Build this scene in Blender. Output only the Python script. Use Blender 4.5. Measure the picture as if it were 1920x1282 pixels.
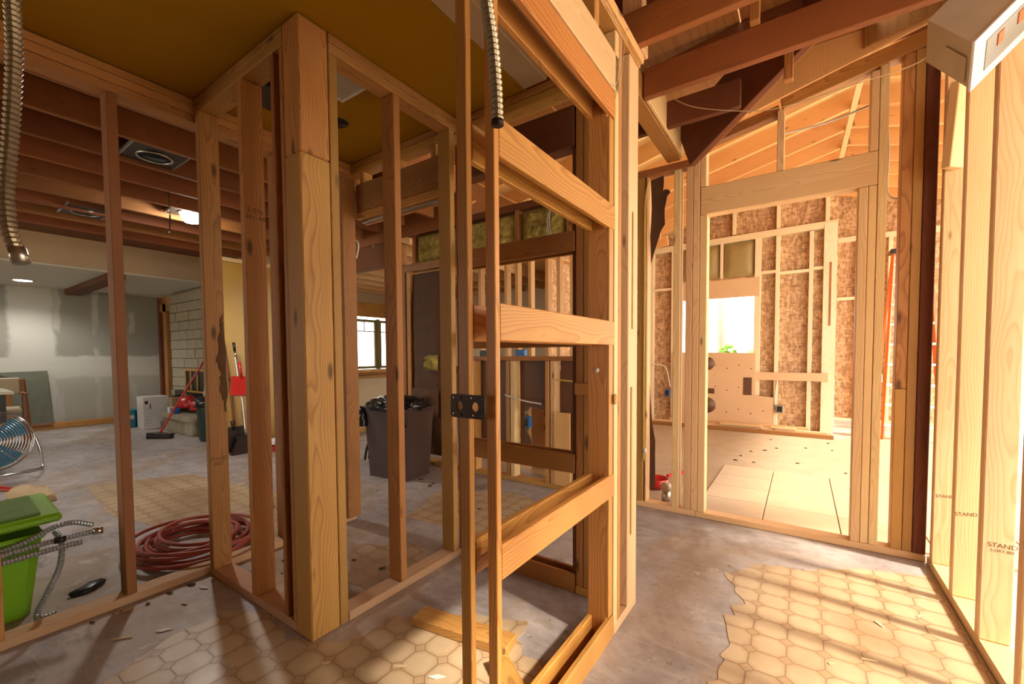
import bpy, bmesh, math, random
from mathutils import Vector, Matrix
random.seed(7)
S = bpy.context.scene
COL = S.collection
for o in list(bpy.data.objects): bpy.data.objects.remove(o)

# ------------------------------------------------------------------ camera
yaw, pitch, roll = .5995, .0394, .0062
F = Vector((-math.sin(yaw)*math.cos(pitch), math.cos(yaw)*math.cos(pitch), -math.sin(pitch)))
Rt = Vector((math.cos(yaw), math.sin(yaw), 0)); Dn = F.cross(Rt)
R2 = Rt*math.cos(roll)+Dn*math.sin(roll); D2 = Dn*math.cos(roll)-Rt*math.sin(roll)
cd = bpy.data.cameras.new('camera'); cam = bpy.data.objects.new('camera', cd); COL.objects.link(cam)
M = Matrix.Identity(4)
for i in range(3):
    M[i][0] = R2[i]; M[i][1] = -D2[i]; M[i][2] = -F[i]
M[2][3] = 1.145
cam.matrix_world = M
cd.sensor_width = 36; cd.lens = 795.3/1920*36; cd.shift_y = 54/1920; cd.clip_start = .02; cd.clip_end = 300
S.camera = cam

# ------------------------------------------------------------------ world, sun, exposure
W = bpy.data.worlds.new('World'); S.world = W; W.use_nodes = True
bg = W.node_tree.nodes['Background']; bg.inputs[0].default_value = (1, .93, .80, 1); bg.inputs[1].default_value = 4.6
sd = bpy.data.lights.new('sun', 'SUN'); sd.energy = 8; sd.angle = math.radians(6); sd.color = (1, .88, .70)
sun = bpy.data.objects.new('sun', sd); COL.objects.link(sun)
az, el = math.radians(-7), math.radians(42)          # sun stands on the +X side
sv = Vector((math.cos(az)*math.cos(el), math.sin(az)*math.cos(el), math.sin(el)))
sun.rotation_euler = (-sv).to_track_quat('-Z', 'Y').to_euler(); sun.location = sv*20
vs = S.view_settings; vs.view_transform = 'Standard'; vs.look = 'None'; vs.gamma = 1; vs.exposure = .35; vs.use_curve_mapping = False

# ------------------------------------------------------------------ materials
class NT:
    def __init__(s, name):
        s.m = bpy.data.materials.new(name); s.m.use_nodes = True; s.t = s.m.node_tree; s.n = s.t.nodes
        s.b = s.n['Principled BSDF']
    def node(s, typ, **k):
        nd = s.n.new(typ)
        for a, v in k.items(): setattr(nd, a, v)
        return nd
    def put(s, sock, v):
        if v is None: return
        if hasattr(v, 'is_output') or hasattr(v, 'links'): s.t.links.new(v, sock)
        else: sock.default_value = v
    def math(s, op, a, b=None, c=None, clamp=False):
        nd = s.node('ShaderNodeMath', operation=op); nd.use_clamp = clamp
        s.put(nd.inputs[0], a); s.put(nd.inputs[1], b)
        if c is not None: s.put(nd.inputs[2], c)
        return nd.outputs[0]
    def vmath(s, op, a, b=None):
        nd = s.node('ShaderNodeVectorMath', operation=op); s.put(nd.inputs[0], a); s.put(nd.inputs[1], b)
        return nd.outputs[1] if op in ('LENGTH', 'DISTANCE') else nd.outputs[0]
    def mix(s, f, a, b, typ='MIX'):
        nd = s.node('ShaderNodeMix', data_type='RGBA', blend_type=typ)
        s.put(nd.inputs[0], f); s.put(nd.inputs[6], a if not isinstance(a, tuple) else (*a, 1)); s.put(nd.inputs[7], b if not isinstance(b, tuple) else (*b, 1))
        return nd.outputs[2]
    def ramp(s, f, stops, interp='LINEAR'):
        nd = s.node('ShaderNodeValToRGB'); s.put(nd.inputs[0], f); cr = nd.color_ramp; cr.interpolation = interp
        while len(cr.elements) < len(stops): cr.elements.new(.5)
        for e, (p, c) in zip(cr.elements, stops): e.position = p; e.color = (*c, 1) if isinstance(c, tuple) else (c, c, c, 1)
        return nd.outputs[0]
    def obj(s): return s.node('ShaderNodeTexCoord').outputs['Object']
    def pos(s): return s.node('ShaderNodeNewGeometry').outputs['Position']
    def rand(s): return s.node('ShaderNodeObjectInfo').outputs['Random']
    def noise(s, vec, scale=5, detail=3, rough=.5, dist=0):
        nd = s.node('ShaderNodeTexNoise'); s.put(nd.inputs['Vector'], vec); nd.inputs['Scale'].default_value = scale
        nd.inputs['Detail'].default_value = detail; nd.inputs['Roughness'].default_value = rough; nd.inputs['Distortion'].default_value = dist
        return nd.outputs['Fac']
    def voro(s, vec, scale=5, feature='F1', out='Distance'):
        nd = s.node('ShaderNodeTexVoronoi', feature=feature); s.put(nd.inputs['Vector'], vec); nd.inputs['Scale'].default_value = scale
        return nd.outputs[out]
    def bump(s, h, strength=.2, dist=.01):
        nd = s.node('ShaderNodeBump'); nd.inputs['Strength'].default_value = strength; nd.inputs['Distance'].default_value = dist
        s.put(nd.inputs['Height'], h); s.t.links.new(nd.outputs[0], s.b.inputs['Normal'])
    def fin(s, col, rough=.6, metal=0):
        s.put(s.b.inputs['Base Color'], (*col, 1) if isinstance(col, tuple) else col)
        s.put(s.b.inputs['Roughness'], rough); s.b.inputs['Metallic'].default_value = metal
        return s.m

def plain(name, col, rough=.6, metal=0, var=.0):
    k = NT(name)
    n = k.noise(k.obj(), 9, 4)
    c2 = tuple(x*(1-.25-var) for x in col)
    return k.fin(k.mix(k.math('MULTIPLY', n, .8), col, c2), rough, metal)

def wood(name, light, dark, ring=170, knots=.1, rough=.55, vary=.16, ringmix=.55, stain=0):
    k = NT(name); rnd = k.rand()
    off = k.node('ShaderNodeCombineXYZ')
    k.put(off.inputs[0], k.math('MULTIPLY', rnd, 17.3)); k.put(off.inputs[1], k.math('MULTIPLY', rnd, 41.7)); k.put(off.inputs[2], k.math('MULTIPLY', rnd, 29.1))
    P = k.obj(); Q = k.vmath('ADD', P, off.outputs[0])
    wob = k.node('ShaderNodeTexNoise'); wob.inputs['Scale'].default_value = 1; wob.inputs['Detail'].default_value = 2
    k.put(wob.inputs['Vector'], k.vmath('MULTIPLY', Q, (5, 5, 1.6)))
    wv = k.vmath('MULTIPLY', k.vmath('SUBTRACT', wob.outputs['Color'], (.5, .5, .5)), (.09, .09, 0))
    sx = k.node('ShaderNodeSeparateXYZ'); k.put(sx.inputs[0], k.vmath('ADD', P, wv))
    r1 = k.math('FRACT', k.math('MULTIPLY', rnd, 7.31)); r2 = k.math('FRACT', k.math('MULTIPLY', rnd, 13.77))
    X = k.math('ADD', sx.outputs[0], k.math('MULTIPLY_ADD', r1, .16, -.08)); Y = k.math('ADD', sx.outputs[1], k.math('MULTIPLY_ADD', r2, .16, -.08))
    rad = k.math('SQRT', k.math('ADD', k.math('MULTIPLY', X, X), k.math('MULTIPLY', Y, Y)))
    fr = k.math('FRACT', k.math('MULTIPLY', rad, ring))
    rings = k.ramp(fr, [(0, 0.1), (.55, .35), (.85, 1), (1, .1)])
    fib = k.noise(k.vmath('MULTIPLY', Q, (260, 260, 5)), 1, 2)
    blot = k.noise(k.vmath('MULTIPLY', Q, (6, 6, 1.4)), 1, 3)
    f = k.math('ADD', k.math('MULTIPLY', rings, ringmix), k.math('MULTIPLY', fib, .35))
    f = k.math('ADD', f, k.math('MULTIPLY_ADD', blot, .7, -.38), clamp=True)
    c = k.mix(f, light, dark)
    kn = k.voro(k.vmath('MULTIPLY', Q, (8, 8, 2.6)), 1)
    km = k.ramp(kn, [(knots*.45, 1), (knots*1.15, 0)])
    c = k.mix(k.math('MULTIPLY', km, .85), c, tuple(x*.22 for x in dark))
    if stain:
        sm = k.ramp(k.noise(k.vmath('MULTIPLY', Q, (3, 3, 1.1)), 1.3, 4), [(.5, 0), (.68, 1)])
        c = k.mix(k.math('MULTIPLY', sm, stain), c, tuple(x*.45 for x in dark))
    hs = k.node('ShaderNodeHueSaturation'); k.put(hs.inputs['Color'], c)
    k.put(hs.inputs['Value'], k.math('MULTIPLY_ADD', r1, 2*vary, 1-vary)); k.put(hs.inputs['Hue'], k.math('MULTIPLY_ADD', r2, .02, .49))
    k.bump(k.math('ADD', fib, k.math('MULTIPLY', rings, .6)), .12, .002)
    return k.fin(hs.outputs[0], rough)

FIR   = wood('fir_framing', (.58, .295, .08), (.29, .11, .022), 150, .11, .55, .16, .62)
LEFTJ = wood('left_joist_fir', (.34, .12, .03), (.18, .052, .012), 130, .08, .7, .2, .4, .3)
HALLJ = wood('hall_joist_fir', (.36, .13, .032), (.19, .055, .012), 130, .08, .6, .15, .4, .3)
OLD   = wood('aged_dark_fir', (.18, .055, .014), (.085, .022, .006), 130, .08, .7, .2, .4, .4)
RED   = wood('old_red_fir', (.40, .165, .042), (.22, .073, .016), 160, .09, .6, .14, .5, .3)
PINE  = wood('pale_pine_framing', (.80, .55, .29), (.58, .32, .12), 120, .085, .55, .08, .5)
KIT   = wood('clear_fir_frame_stock', (.62, .29, .072), (.38, .14, .028), 120, .0, .45, .07, .75)
RAFT  = wood('orange_rafter_fir', (.80, .48, .19), (.60, .29, .09), 120, .08, .55, .1, .4)
WPINE = wood('palest_pine_framing', (.88, .72, .50), (.72, .52, .30), 120, .06, .55, .06, .4)  # palest of the pine tones, used for the far framing
PLATE = wood('dusty_plate_lumber', (.58, .36, .20), (.40, .21, .10), 120, .06, .7, .08, .35)
PLYW  = wood('plywood_sheet', (.74, .47, .22), (.58, .31, .12), 22, .05, .6, .06, .5)
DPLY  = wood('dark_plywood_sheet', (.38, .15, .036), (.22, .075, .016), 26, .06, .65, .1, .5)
CHAIRW= wood('teak_chair_wood', (.36, .14, .05), (.2, .07, .022), 150, 0, .4, .05)

def osb_mat():
    k = NT('oriented_strand_board'); P = k.obj()
    a = k.voro(k.vmath('MULTIPLY', k.vmath('ADD', P, k.vmath('MULTIPLY', k.node('ShaderNodeTexNoise').outputs['Color'], (.1, .1, .1))), (44, 44, 15)), 1, out='Color')
    b = k.voro(k.vmath('MULTIPLY', P, (17, 17, 50)), 1, out='Color')
    s1 = k.node('ShaderNodeSeparateColor'); k.put(s1.inputs[0], a); s2 = k.node('ShaderNodeSeparateColor'); k.put(s2.inputs[0], b)
    f = k.math('MULTIPLY_ADD', s1.outputs[0], .6, k.math('MULTIPLY', s2.outputs[1], .4))
    c = k.ramp(f, [(.1, (.30, .165, .08)), (.5, (.52, .31, .16)), (.9, (.70, .48, .29))])
    k.bump(f, .3, .004)
    return k.fin(c, .6)
OSB = osb_mat()

def concrete():
    k = NT('worn_concrete_slab'); P = k.pos()
    n1 = k.noise(P, 1.5, 7, .65, .5); n2 = k.noise(P, 7, 7, .7, .3); n3 = k.noise(P, .8, 6, .7, .8); n5 = k.noise(k.vmath('MULTIPLY', P, (2, 7, 1)), 1.6, 6, .7, 1)
    c = k.mix(k.ramp(n1, [(.38, 0), (.62, 1)]), (.30, .265, .265), (.48, .43, .415))
    c = k.mix(k.ramp(n2, [(.46, 0), (.72, .6)]), c, (.20, .165, .15))
    c = k.mix(k.ramp(n5, [(.50, 0), (.66, .65)]), c, (.50, .455, .43))
    c = k.mix(k.ramp(n3, [(.50, 0), (.60, .7)]), c, (.34, .235, .15))
    c = k.mix(k.ramp(k.noise(P, 4.2, 6, .75), [(.60, 0), (.66, .8)]), c, (.55, .50, .46))
    c = k.mix(k.ramp(k.noise(P, 30, 4, .7), [(.30, .7), (.38, 0)]), c, (.10, .075, .06))
    c = k.mix(k.ramp(k.noise(P, 2.6, 6, .75, 1.2), [(.62, 0), (.70, .75)]), c, (.11, .085, .075))
    k.bump(k.math('ADD', n2, n5), .3, .006)
    return k.fin(c, k.ramp(n2, [(.3, .36), (.7, .62)]))
CONC = concrete()

def vinyl():
    k = NT('octagon_print_sheet_vinyl'); P = k.pos()
    w = k.vmath('MULTIPLY', k.vmath('ADD', P, (.03, .055, 0)), (1/.118, 1/.118, 1))
    sp = k.node('ShaderNodeSeparateXYZ'); k.put(sp.inputs[0], w)
    fx = k.math('ABSOLUTE', k.math('SUBTRACT', k.math('FRACT', sp.outputs[0]), .5)); fy = k.math('ABSOLUTE', k.math('SUBTRACT', k.math('FRACT', sp.outputs[1]), .5))
    dg = k.math('ADD', fx, fy); mx = k.math('MAXIMUM', fx, fy)
    l1 = k.ramp(k.math('ABSOLUTE', k.math('SUBTRACT', dg, .78)), [(.012, 1), (.035, 0)])
    l2 = k.math('MULTIPLY', k.ramp(mx, [(.468, 0), (.492, 1)]), k.math('LESS_THAN', dg, .78))
    line = k.math('MAXIMUM', l1, l2)
    n = k.noise(P, 5, 6, .65); n2 = k.noise(P, 1.3, 4)
    c = k.mix(n, (.58, .45, .30), (.42, .29, .16))
    c = k.mix(k.math('MULTIPLY', k.math('MAXIMUM', k.ramp(dg, [(.5, 0), (.8, 1)]), k.ramp(mx, [(.34, 0), (.5, .8)])), .5), c, (.33, .185, .08))
    c = k.mix(k.math('MULTIPLY', line, k.ramp(k.noise(P, 2.3, 4), [(.3, .45), (.65, .85)])), c, (.17, .11, .065))
    c = k.mix(k.ramp(n2, [(.46, 0), (.66, .75)]), c, (.24, .135, .065))
    k.bump(k.math('SUBTRACT', 1, line), .25, .002)
    return k.fin(c, k.ramp(n, [(.3, .32), (.7, .5)]))
VINYL = vinyl()

def drywall():
    k = NT('taped_grey_drywall'); P = k.pos()
    sp = k.node('ShaderNodeSeparateXYZ'); k.put(sp.inputs[0], P)
    n = k.noise(P, 5, 4)
    zw = k.math('ADD', sp.outputs[2], k.math('MULTIPLY_ADD', n, .1, -.05)); yw = k.math('ADD', sp.outputs[1], k.math('MULTIPLY_ADD', n, .12, -.06))
    band = k.ramp(k.math('ABSOLUTE', k.math('SUBTRACT', zw, .98)), [(.15, 1), (.19, 0)])
    vb = k.ramp(k.math('ABSOLUTE', k.math('SUBTRACT', yw, 1.25)), [(.22, 1), (.27, 0)])
    strip = k.math('MULTIPLY', k.ramp(k.math('ABSOLUTE', k.math('SUBTRACT', k.math('FRACT', k.math('MULTIPLY', k.math('ADD', yw, .06), 2.2)), .5)), [(.06, 1), (.1, 0)]), k.ramp(k.noise(P, 1.9, 1), [(.42, 0), (.5, .8)]))
    mud = k.math('MAXIMUM', k.math('MAXIMUM', band, vb), k.math('MULTIPLY', strip, .8))
    up = k.ramp(sp.outputs[2], [(.0, 0), (1.0, 1)]); 
    c = k.mix(k.math('GREATER_THAN', sp.outputs[2], 1.0), (.46, .45, .38), (.31, .30, .25))
    c = k.mix(k.math('MULTIPLY', mud, .85), c, (.60, .59, .52))
    return k.fin(c, .85)
DRYW = drywall()

def paint(name, a, b, rough=.75, sc=2.2):
    k = NT(name); P = k.pos(); n = k.noise(P, sc, 5, .6); k.bump(k.noise(P, 90, 2), .1, .002)
    return k.fin(k.mix(n, a, b), rough)
GOLD  = paint('mustard_painted_drywall', (.40, .20, .005), (.34, .165, .003), .9)
GOLD.node_tree.nodes['Principled BSDF'].inputs['Specular IOR Level'].default_value = .15
YELL  = paint('yellow_wall_paint', (.48, .29, .06), (.40, .22, .04), .3)
PALE  = paint('bare_tan_drywall', (.58, .43, .27), (.50, .36, .21))
WHITE = paint('white_ceiling_paint', (.66, .63, .54), (.6, .57, .48))
HALF  = paint('cream_wall_paint', (.62, .50, .34), (.55, .43, .28))
GROUND= paint('pale_bounce_ground', (.70, .63, .53), (.60, .53, .43), .9)  # lightened so the sunlit ground bounces light up to the rafters
DARKB = paint('dark_brown_hardboard', (.15, .06, .025), (.10, .04, .018), .5)
KRAFT = paint('brown_kraft_paper', (.12, .05, .018), (.055, .022, .008), .75, 9)
TILEM = paint('cream_floor_tile', (.58, .44, .29), (.47, .33, .20), .5, 6)
PLYF  = paint('plywood_face', (.72, .49, .30), (.62, .38, .20), .6, 4)
BATTP = paint('olive_insulation_facing', (.40, .30, .12), (.26, .18, .06), .5, 6)
DUSTF = paint('dusty_tan_screed', (.48, .37, .26), (.36, .25, .15), .75, 5)

def fluff():
    k = NT('yellow_fibreglass'); P = k.obj(); n = k.noise(P, 22, 6, .75)
    k.bump(n, 1, .03)
    return k.fin(k.ramp(n, [(.3, (.18, .12, .02)), (.6, (.55, .42, .10)), (.8, (.75, .62, .25))]), .95)
FLUFF = fluff()
STEEL = plain('galvanised_steel', (.55, .53, .48), .32, .9)
FLEXG = plain('grey_ribbed_conduit', (.46, .50, .55), .34, .6)
FLEXM = plain('ribbed_conduit_steel', (.42, .36, .25), .34, .85)
DSTEEL= plain('dark_steel_plate', (.035, .02, .014), .45, .6)
PANM  = plain('dull_lamp_pan_steel', (.09, .075, .06), .45, .7)
GREYM = plain('grey_zinc_strip', (.42, .38, .30), .4, .7)
CHROME= plain('chrome_wire', (.75, .75, .75), .15, 1)
BLACKM= plain('shaded_can_black', (.006, .005, .005), .95)  # black colour stands in for the shade inside an unlit can
BLACKP= plain('black_plastic', (.012, .012, .013), .35)
BAGM  = plain('black_bin_bag', (.008, .008, .009), .22)
BINBR = plain('brown_bin_plastic', (.075, .04, .034), .5)
GREENP= plain('lime_green_plastic', (.22, .50, .015), .35)
GREENR= plain('dusty_green_plastic', (.17, .30, .06), .6, 0, .3)
GREEND= plain('dark_green_plastic', (.015, .04, .025), .45)
REDP  = plain('red_plastic', (.55, .02, .015), .35)
HOSEM = plain('red_rubber_hose', (.36, .06, .04), .5)
BLUEP = plain('blue_outlet_box_plastic', (.01, .12, .40), .4)
TEAL  = plain('teal_paper_pack', (.02, .22, .32), .5)
WHITEP= plain('white_enamel', (.78, .76, .72), .35)
DIRTYW= plain('scuffed_beige_enamel', (.62, .53, .38), .4, .2, .2)
GREYP = plain('grey_shade_panel', (.30, .29, .26), .3)
WIRE  = plain('white_cable_sheath', (.75, .70, .60), .45)
YWIRE = plain('yellow_cable_sheath', (.7, .5, .08), .45)
ORANGE= plain('orange_fibreglass_rail', (.75, .13, .01), .4)
FABRIC= plain('cream_seat_fabric', (.55, .45, .30), .9)
STONE = plain('cream_ashlar_stone', (.42, .36, .25), .85, 0, .15)
PAPER = plain('white_paper', (.75, .73, .68), .8)
CARD  = plain('tan_cardboard', (.36, .24, .13), .85)
INK   = plain('black_ink_stamp', (.14, .085, .045), .8)
BLUEF = plain('blue_fan_blade', (.02, .18, .30), .35)
LEAF  = plain('green_leaf', (.16, .36, .03), .5)
BARK  = plain('grey_bark', (.35, .30, .26), .9)
DIRT  = plain('dried_mud', (.12, .075, .045), .95)
BARKE = plain('rough_bark_edge', (.20, .11, .05), .95, 0, .5)
CHIP  = plain('pale_wood_chip', (.65, .48, .28), .8)
PICT  = plain('grey_green_canvas', (.20, .21, .15), .6, 0, .4)
FRAMEW= plain('olive_window_paint', (.30, .27, .13), .45)
def emit(name, col, st):
    k = NT(name); k.b.inputs['Emission Color'].default_value = (*col, 1); k.b.inputs['Emission Strength'].default_value = st
    return k.fin((.8, .8, .8), .5)
LEDW = emit('lit_lamp_lens', (1, .93, .82), 90)
LEDD = emit('lit_lamp_disc', (1, .95, .85), 26)
def glass():
    k = NT('window_glass'); out = k.n['Material Output']
    t = k.node('ShaderNodeBsdfTransparent'); g = k.node('ShaderNodeBsdfGlossy'); g.inputs['Roughness'].default_value = .03
    m = k.node('ShaderNodeMixShader'); m.inputs[0].default_value = .08
    k.t.links.new(t.outputs[0], m.inputs[1]); k.t.links.new(g.outputs[0], m.inputs[2]); k.t.links.new(m.outputs[0], out.inputs[0])
    return k.m
GLASS = glass()

# ------------------------------------------------------------------ geometry helpers
WM = {}                                   # world matrices
def link(name, data, mat=None, parent=None, world=None):
    o = bpy.data.objects.new(name, data); COL.objects.link(o)
    world = world or Matrix.Identity(4)
    if data is not None and mat is not None and not data.materials: data.materials.append(mat)
    if data is not None and mat is not None and data.materials[0] != mat:
        o.material_slots[0].link = 'OBJECT'; o.material_slots[0].material = mat
    if parent is not None:
        o.parent = parent; o.matrix_basis = WM[parent.name].inverted() @ world
    else: o.matrix_basis = world
    WM[o.name] = world.copy()
    return o
def tag(o, label, cat, kind=None, group=None):
    o['label'] = label; o['category'] = cat
    if kind: o['kind'] = kind
    if group: o['group'] = group
    return o
def thing(name, loc, label, cat, kind=None, group=None):
    o = link(name, None, world=Matrix.Translation(loc)); o.empty_display_size = .1
    return tag(o, label, cat, kind, group)
_cache = {}
def boxmesh(a, b, c, ch):
    key = (round(a, 4), round(b, 4), round(c, 4), ch)
    if key in _cache: return _cache[key]
    h = (a/2, b/2, c/2); ch = min(ch, .3*min(a, b, c)); vs, idx = [], {}
    for sx in (-1, 1):
        for sy in (-1, 1):
            for sz in (-1, 1):
                s = (sx, sy, sz)
                for ax in range(3):
                    idx[(s, ax)] = len(vs); vs.append(tuple(s[i]*(h[i] if i == ax else h[i]-ch) for i in range(3)))
    fs = []
    for ax in range(3):
        p, q = (ax+1) % 3, (ax+2) % 3
        for sg in (-1, 1):
            def cs(u, v):
                s = [0, 0, 0]; s[ax] = sg; s[p] = u; s[q] = v; return tuple(s)
            f = [idx[(cs(-1, -1), ax)], idx[(cs(1, -1), ax)], idx[(cs(1, 1), ax)], idx[(cs(-1, 1), ax)]]
            fs.append(f if sg > 0 else f[::-1])
        for u in (-1, 1):
            for v in (-1, 1):
                lo = [0, 0, 0]; lo[ax] = -1; lo[p] = u; lo[q] = v; hi = lo[:]; hi[ax] = 1; lo, hi = tuple(lo), tuple(hi)
                f = [idx[(lo, p)], idx[(lo, q)], idx[(hi, q)], idx[(hi, p)]]
                fs.append(f[::-1] if u*v > 0 else f)
    for sx in (-1, 1):
        for sy in (-1, 1):
            for sz in (-1, 1):
                s = (sx, sy, sz); f = [idx[(s, 0)], idx[(s, 1)], idx[(s, 2)]]
                fs.append(f if sx*sy*sz > 0 else f[::-1])
    me = bpy.data.meshes.new('board'); me.from_pydata(vs, [], fs); me.update()
    _cache[key] = me
    return me
def bx(name, x0, x1, y0, y1, z0, z1, mat, parent=None, ch=.003, axis=None):
    d = (abs(x1-x0), abs(y1-y0), abs(z1-z0)); ax = axis if axis is not None else max(range(3), key=lambda i: d[i])
    if ax == 2: R = Matrix.Identity(3); dm = d
    elif ax == 0: R = Matrix(((0, 0, 1), (1, 0, 0), (0, 1, 0))); dm = (d[1], d[2], d[0])
    else: R = Matrix(((0, 1, 0), (0, 0, 1), (1, 0, 0))); dm = (d[2], d[0], d[1])
    me = boxmesh(dm[0], dm[1], dm[2], ch).copy() if False else boxmesh(*dm, ch)
    return link(name, me, mat, parent, Matrix.Translation(((x0+x1)/2, (y0+y1)/2, (z0+z1)/2)) @ R.to_4x4())
def beam(name, p0, p1, w, h, mat, parent=None, up=(0, 0, 1), ch=.003):
    p0, p1 = Vector(p0), Vector(p1); z = (p1-p0).normalized(); x = Vector(up).cross(z)
    if x.length < 1e-4: x = Vector((1, 0, 0)).cross(z)
    x.normalize(); y = z.cross(x); R = Matrix((x, y, z)).transposed()
    return link(name, boxmesh(w, h, (p1-p0).length, ch), mat, parent, Matrix.Translation((p0+p1)/2) @ R.to_4x4())
def meshobj(name, vs, fs, mat, parent=None, world=None, smooth=False, recalc=True):
    me = bpy.data.meshes.new(name); me.from_pydata([tuple(v) for v in vs], [], fs)
    if recalc:
        bm = bmesh.new(); bm.from_mesh(me); bmesh.ops.recalc_face_normals(bm, faces=bm.faces); bm.to_mesh(me); bm.free()
    if smooth:
        for p in me.polygons: p.use_smooth = True
    me.update()
    return link(name, me, mat, parent, world)
def prism(name, pts, axis, t0, t1, mat, parent=None):
    """polygon in the plane across AXIS (0,1,2), extruded from t0 to t1"""
    n = len(pts)
    def P(a, t):
        if axis == 0: return (t, a[0], a[1])
        if axis == 1: return (a[0], t, a[1])
        return (a[0], a[1], t)
    c = (sum(p[0] for p in pts)/n, sum(p[1] for p in pts)/n); ctr = Vector(P(c, (t0+t1)/2))
    vs = [Vector(P(a, t0))-ctr for a in pts]+[Vector(P(a, t1))-ctr for a in pts]
    fs = [list(range(n))[::-1], list(range(n, 2*n))]+[[i, (i+1) % n, n+(i+1) % n, n+i] for i in range(n)]
    return meshobj(name, vs, fs, mat, parent, Matrix.Translation(ctr))
def spline(pts, k):
    pts = [Vector(p) for p in pts]; out = []
    for i in range(len(pts)-1):
        a, b, c, d = pts[max(i-1, 0)], pts[i], pts[i+1], pts[min(i+2, len(pts)-1)]
        for j in range(k):
            t = j/k
            out.append(.5*((2*b)+(c-a)*t+(2*a-5*b+4*c-d)*t*t+(-a+3*b-3*c+d)*t**3))
    return out+[pts[-1]]
def tube(name, pts, r, mat, parent=None, k=8, seg=8, rip=0, period=.009, caps=True):
    P = spline(pts, k) if len(pts) > 2 else [Vector(p) for p in pts]
    if rip:
        L = [0]
        for i in range(1, len(P)): L.append(L[-1]+(P[i]-P[i-1]).length)
        step = period/2; n = int(L[-1]/step); Q = []; j = 0
        for i in range(n+1):
            s = i*step
            while j < len(L)-2 and L[j+1] < s: j += 1
            Q.append(P[j].lerp(P[j+1], min(1, (s-L[j])/max(1e-9, L[j+1]-L[j]))))
        P = Q
    org = P[0].copy(); vs, fs = [], []; nrm = None
    for i, p in enumerate(P):
        t = (P[min(i+1, len(P)-1)]-P[max(i-1, 0)]).normalized()
        if nrm is None: nrm = t.orthogonal().normalized()
        nrm = (nrm-t*nrm.dot(t)).normalized(); b = t.cross(nrm); rr = r*(1+(rip if i % 2 else -rip)) if rip else (r[i] if isinstance(r, list) else r)
        for a in range(seg):
            an = 2*math.pi*a/seg; vs.append(p-org+nrm*math.cos(an)*rr+b*math.sin(an)*rr)
    for i in range(len(P)-1):
        for a in range(seg): fs.append([i*seg+a, i*seg+(a+1) % seg, (i+1)*seg+(a+1) % seg, (i+1)*seg+a])
    if caps: fs += [list(range(seg))[::-1], [len(vs)-seg+a for a in range(seg)]]
    return meshobj(name, vs, fs, mat, parent, Matrix.Translation(org), smooth=not rip, recalc=False)
def lathe(name, prof, mat, parent=None, loc=(0, 0, 0), seg=20, rot=None, smooth=True):
    vs, fs = [], []; n = len(prof)
    for i in range(seg):
        a = 2*math.pi*i/seg
        for r, z in prof: vs.append((r*math.cos(a), r*math.sin(a), z))
    for i in range(seg):
        for j in range(n-1): fs.append([i*n+j, ((i+1) % seg)*n+j, ((i+1) % seg)*n+j+1, i*n+j+1])
    fs.append([i*n for i in range(seg)][::-1]); fs.append([i*n+n-1 for i in range(seg)])
    w = Matrix.Translation(loc)
    if rot is not None: w = w @ rot.to_4x4()
    return meshobj(name, vs, fs, mat, parent, w, smooth)
def taper(name, x, y, z0, z1, b, t, mat, parent=None, rz=0, ch=.15):
    """tapered open-cornered tub; b and t = half sizes at bottom and top"""
    vs, fs = [], []
    lv = [(b, z0), ((b[0]*.5+t[0]*.5, b[1]*.5+t[1]*.5), (z0+z1)/2), (t, z1)]
    for (hx, hy), z in lv:
        c = ch*min(hx, hy)
        for px, py in ((hx-c, -hy), (hx, -hy+c), (hx, hy-c), (hx-c, hy), (-hx+c, hy), (-hx, hy-c), (-hx, -hy+c), (-hx+c, -hy)): vs.append((px, py, z-z0))
    for l in range(2):
        for i in range(8): fs.append([l*8+i, l*8+(i+1) % 8, l*8+8+(i+1) % 8, l*8+8+i])
    fs += [list(range(8))[::-1], list(range(16, 24))]
    return meshobj(name, vs, fs, mat, parent, Matrix.Translation((x, y, z0)) @ Matrix.Rotation(rz, 4, 'Z'))
def ragged(pts, sub=6, amp=.02, seed=1):
    rn = random.Random(seed); out = []
    for i, p in enumerate(pts):
        q = pts[(i+1) % len(pts)]
        for j in range(sub):
            t = j/sub; out.append((p[0]+(q[0]-p[0])*t+rn.uniform(-amp, amp), p[1]+(q[1]-p[1])*t+rn.uniform(-amp, amp)))
    if len(pts) > 4 and amp > .015:
        P = spline([(x, y, 0) for x, y in out]+[(out[0][0], out[0][1], 0)], 4)[:-1]; out = [(p.x, p.y) for p in P]
    return out
def text(name, body, size, world, mat, parent):
    cu = bpy.data.curves.new(name, 'FONT'); cu.body = body; cu.size = size; cu.align_x = 'CENTER'; cu.align_y = 'CENTER'; cu.extrude = .0002
    return link(name, cu, mat, parent, world)
def facing(loc, nx, ny, rollz=0):
    """upright text plane whose front looks along (nx, ny)"""
    n = Vector((nx, ny, 0)).normalized(); up = Vector((0, 0, 1)); x = up.cross(n)
    R = Matrix((x, up, n)).transposed().to_4x4()
    return Matrix.Translation(loc) @ R @ Matrix.Rotation(rollz, 4, 'Z')

# ================================================================== FLOOR AND GROUND
g = bx('ground', -40, 45, -40, 45, -.4, -.14, GROUND); tag(g, 'open ground around the house, kept pale to bounce sunlight', 'ground', 'structure')
fl = bx('floor', -10.2, 1.75, -3.2, 9.2, -.139, 0, CONC); tag(fl, 'worn grey concrete slab with old flooring residue', 'floor', 'structure')
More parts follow.
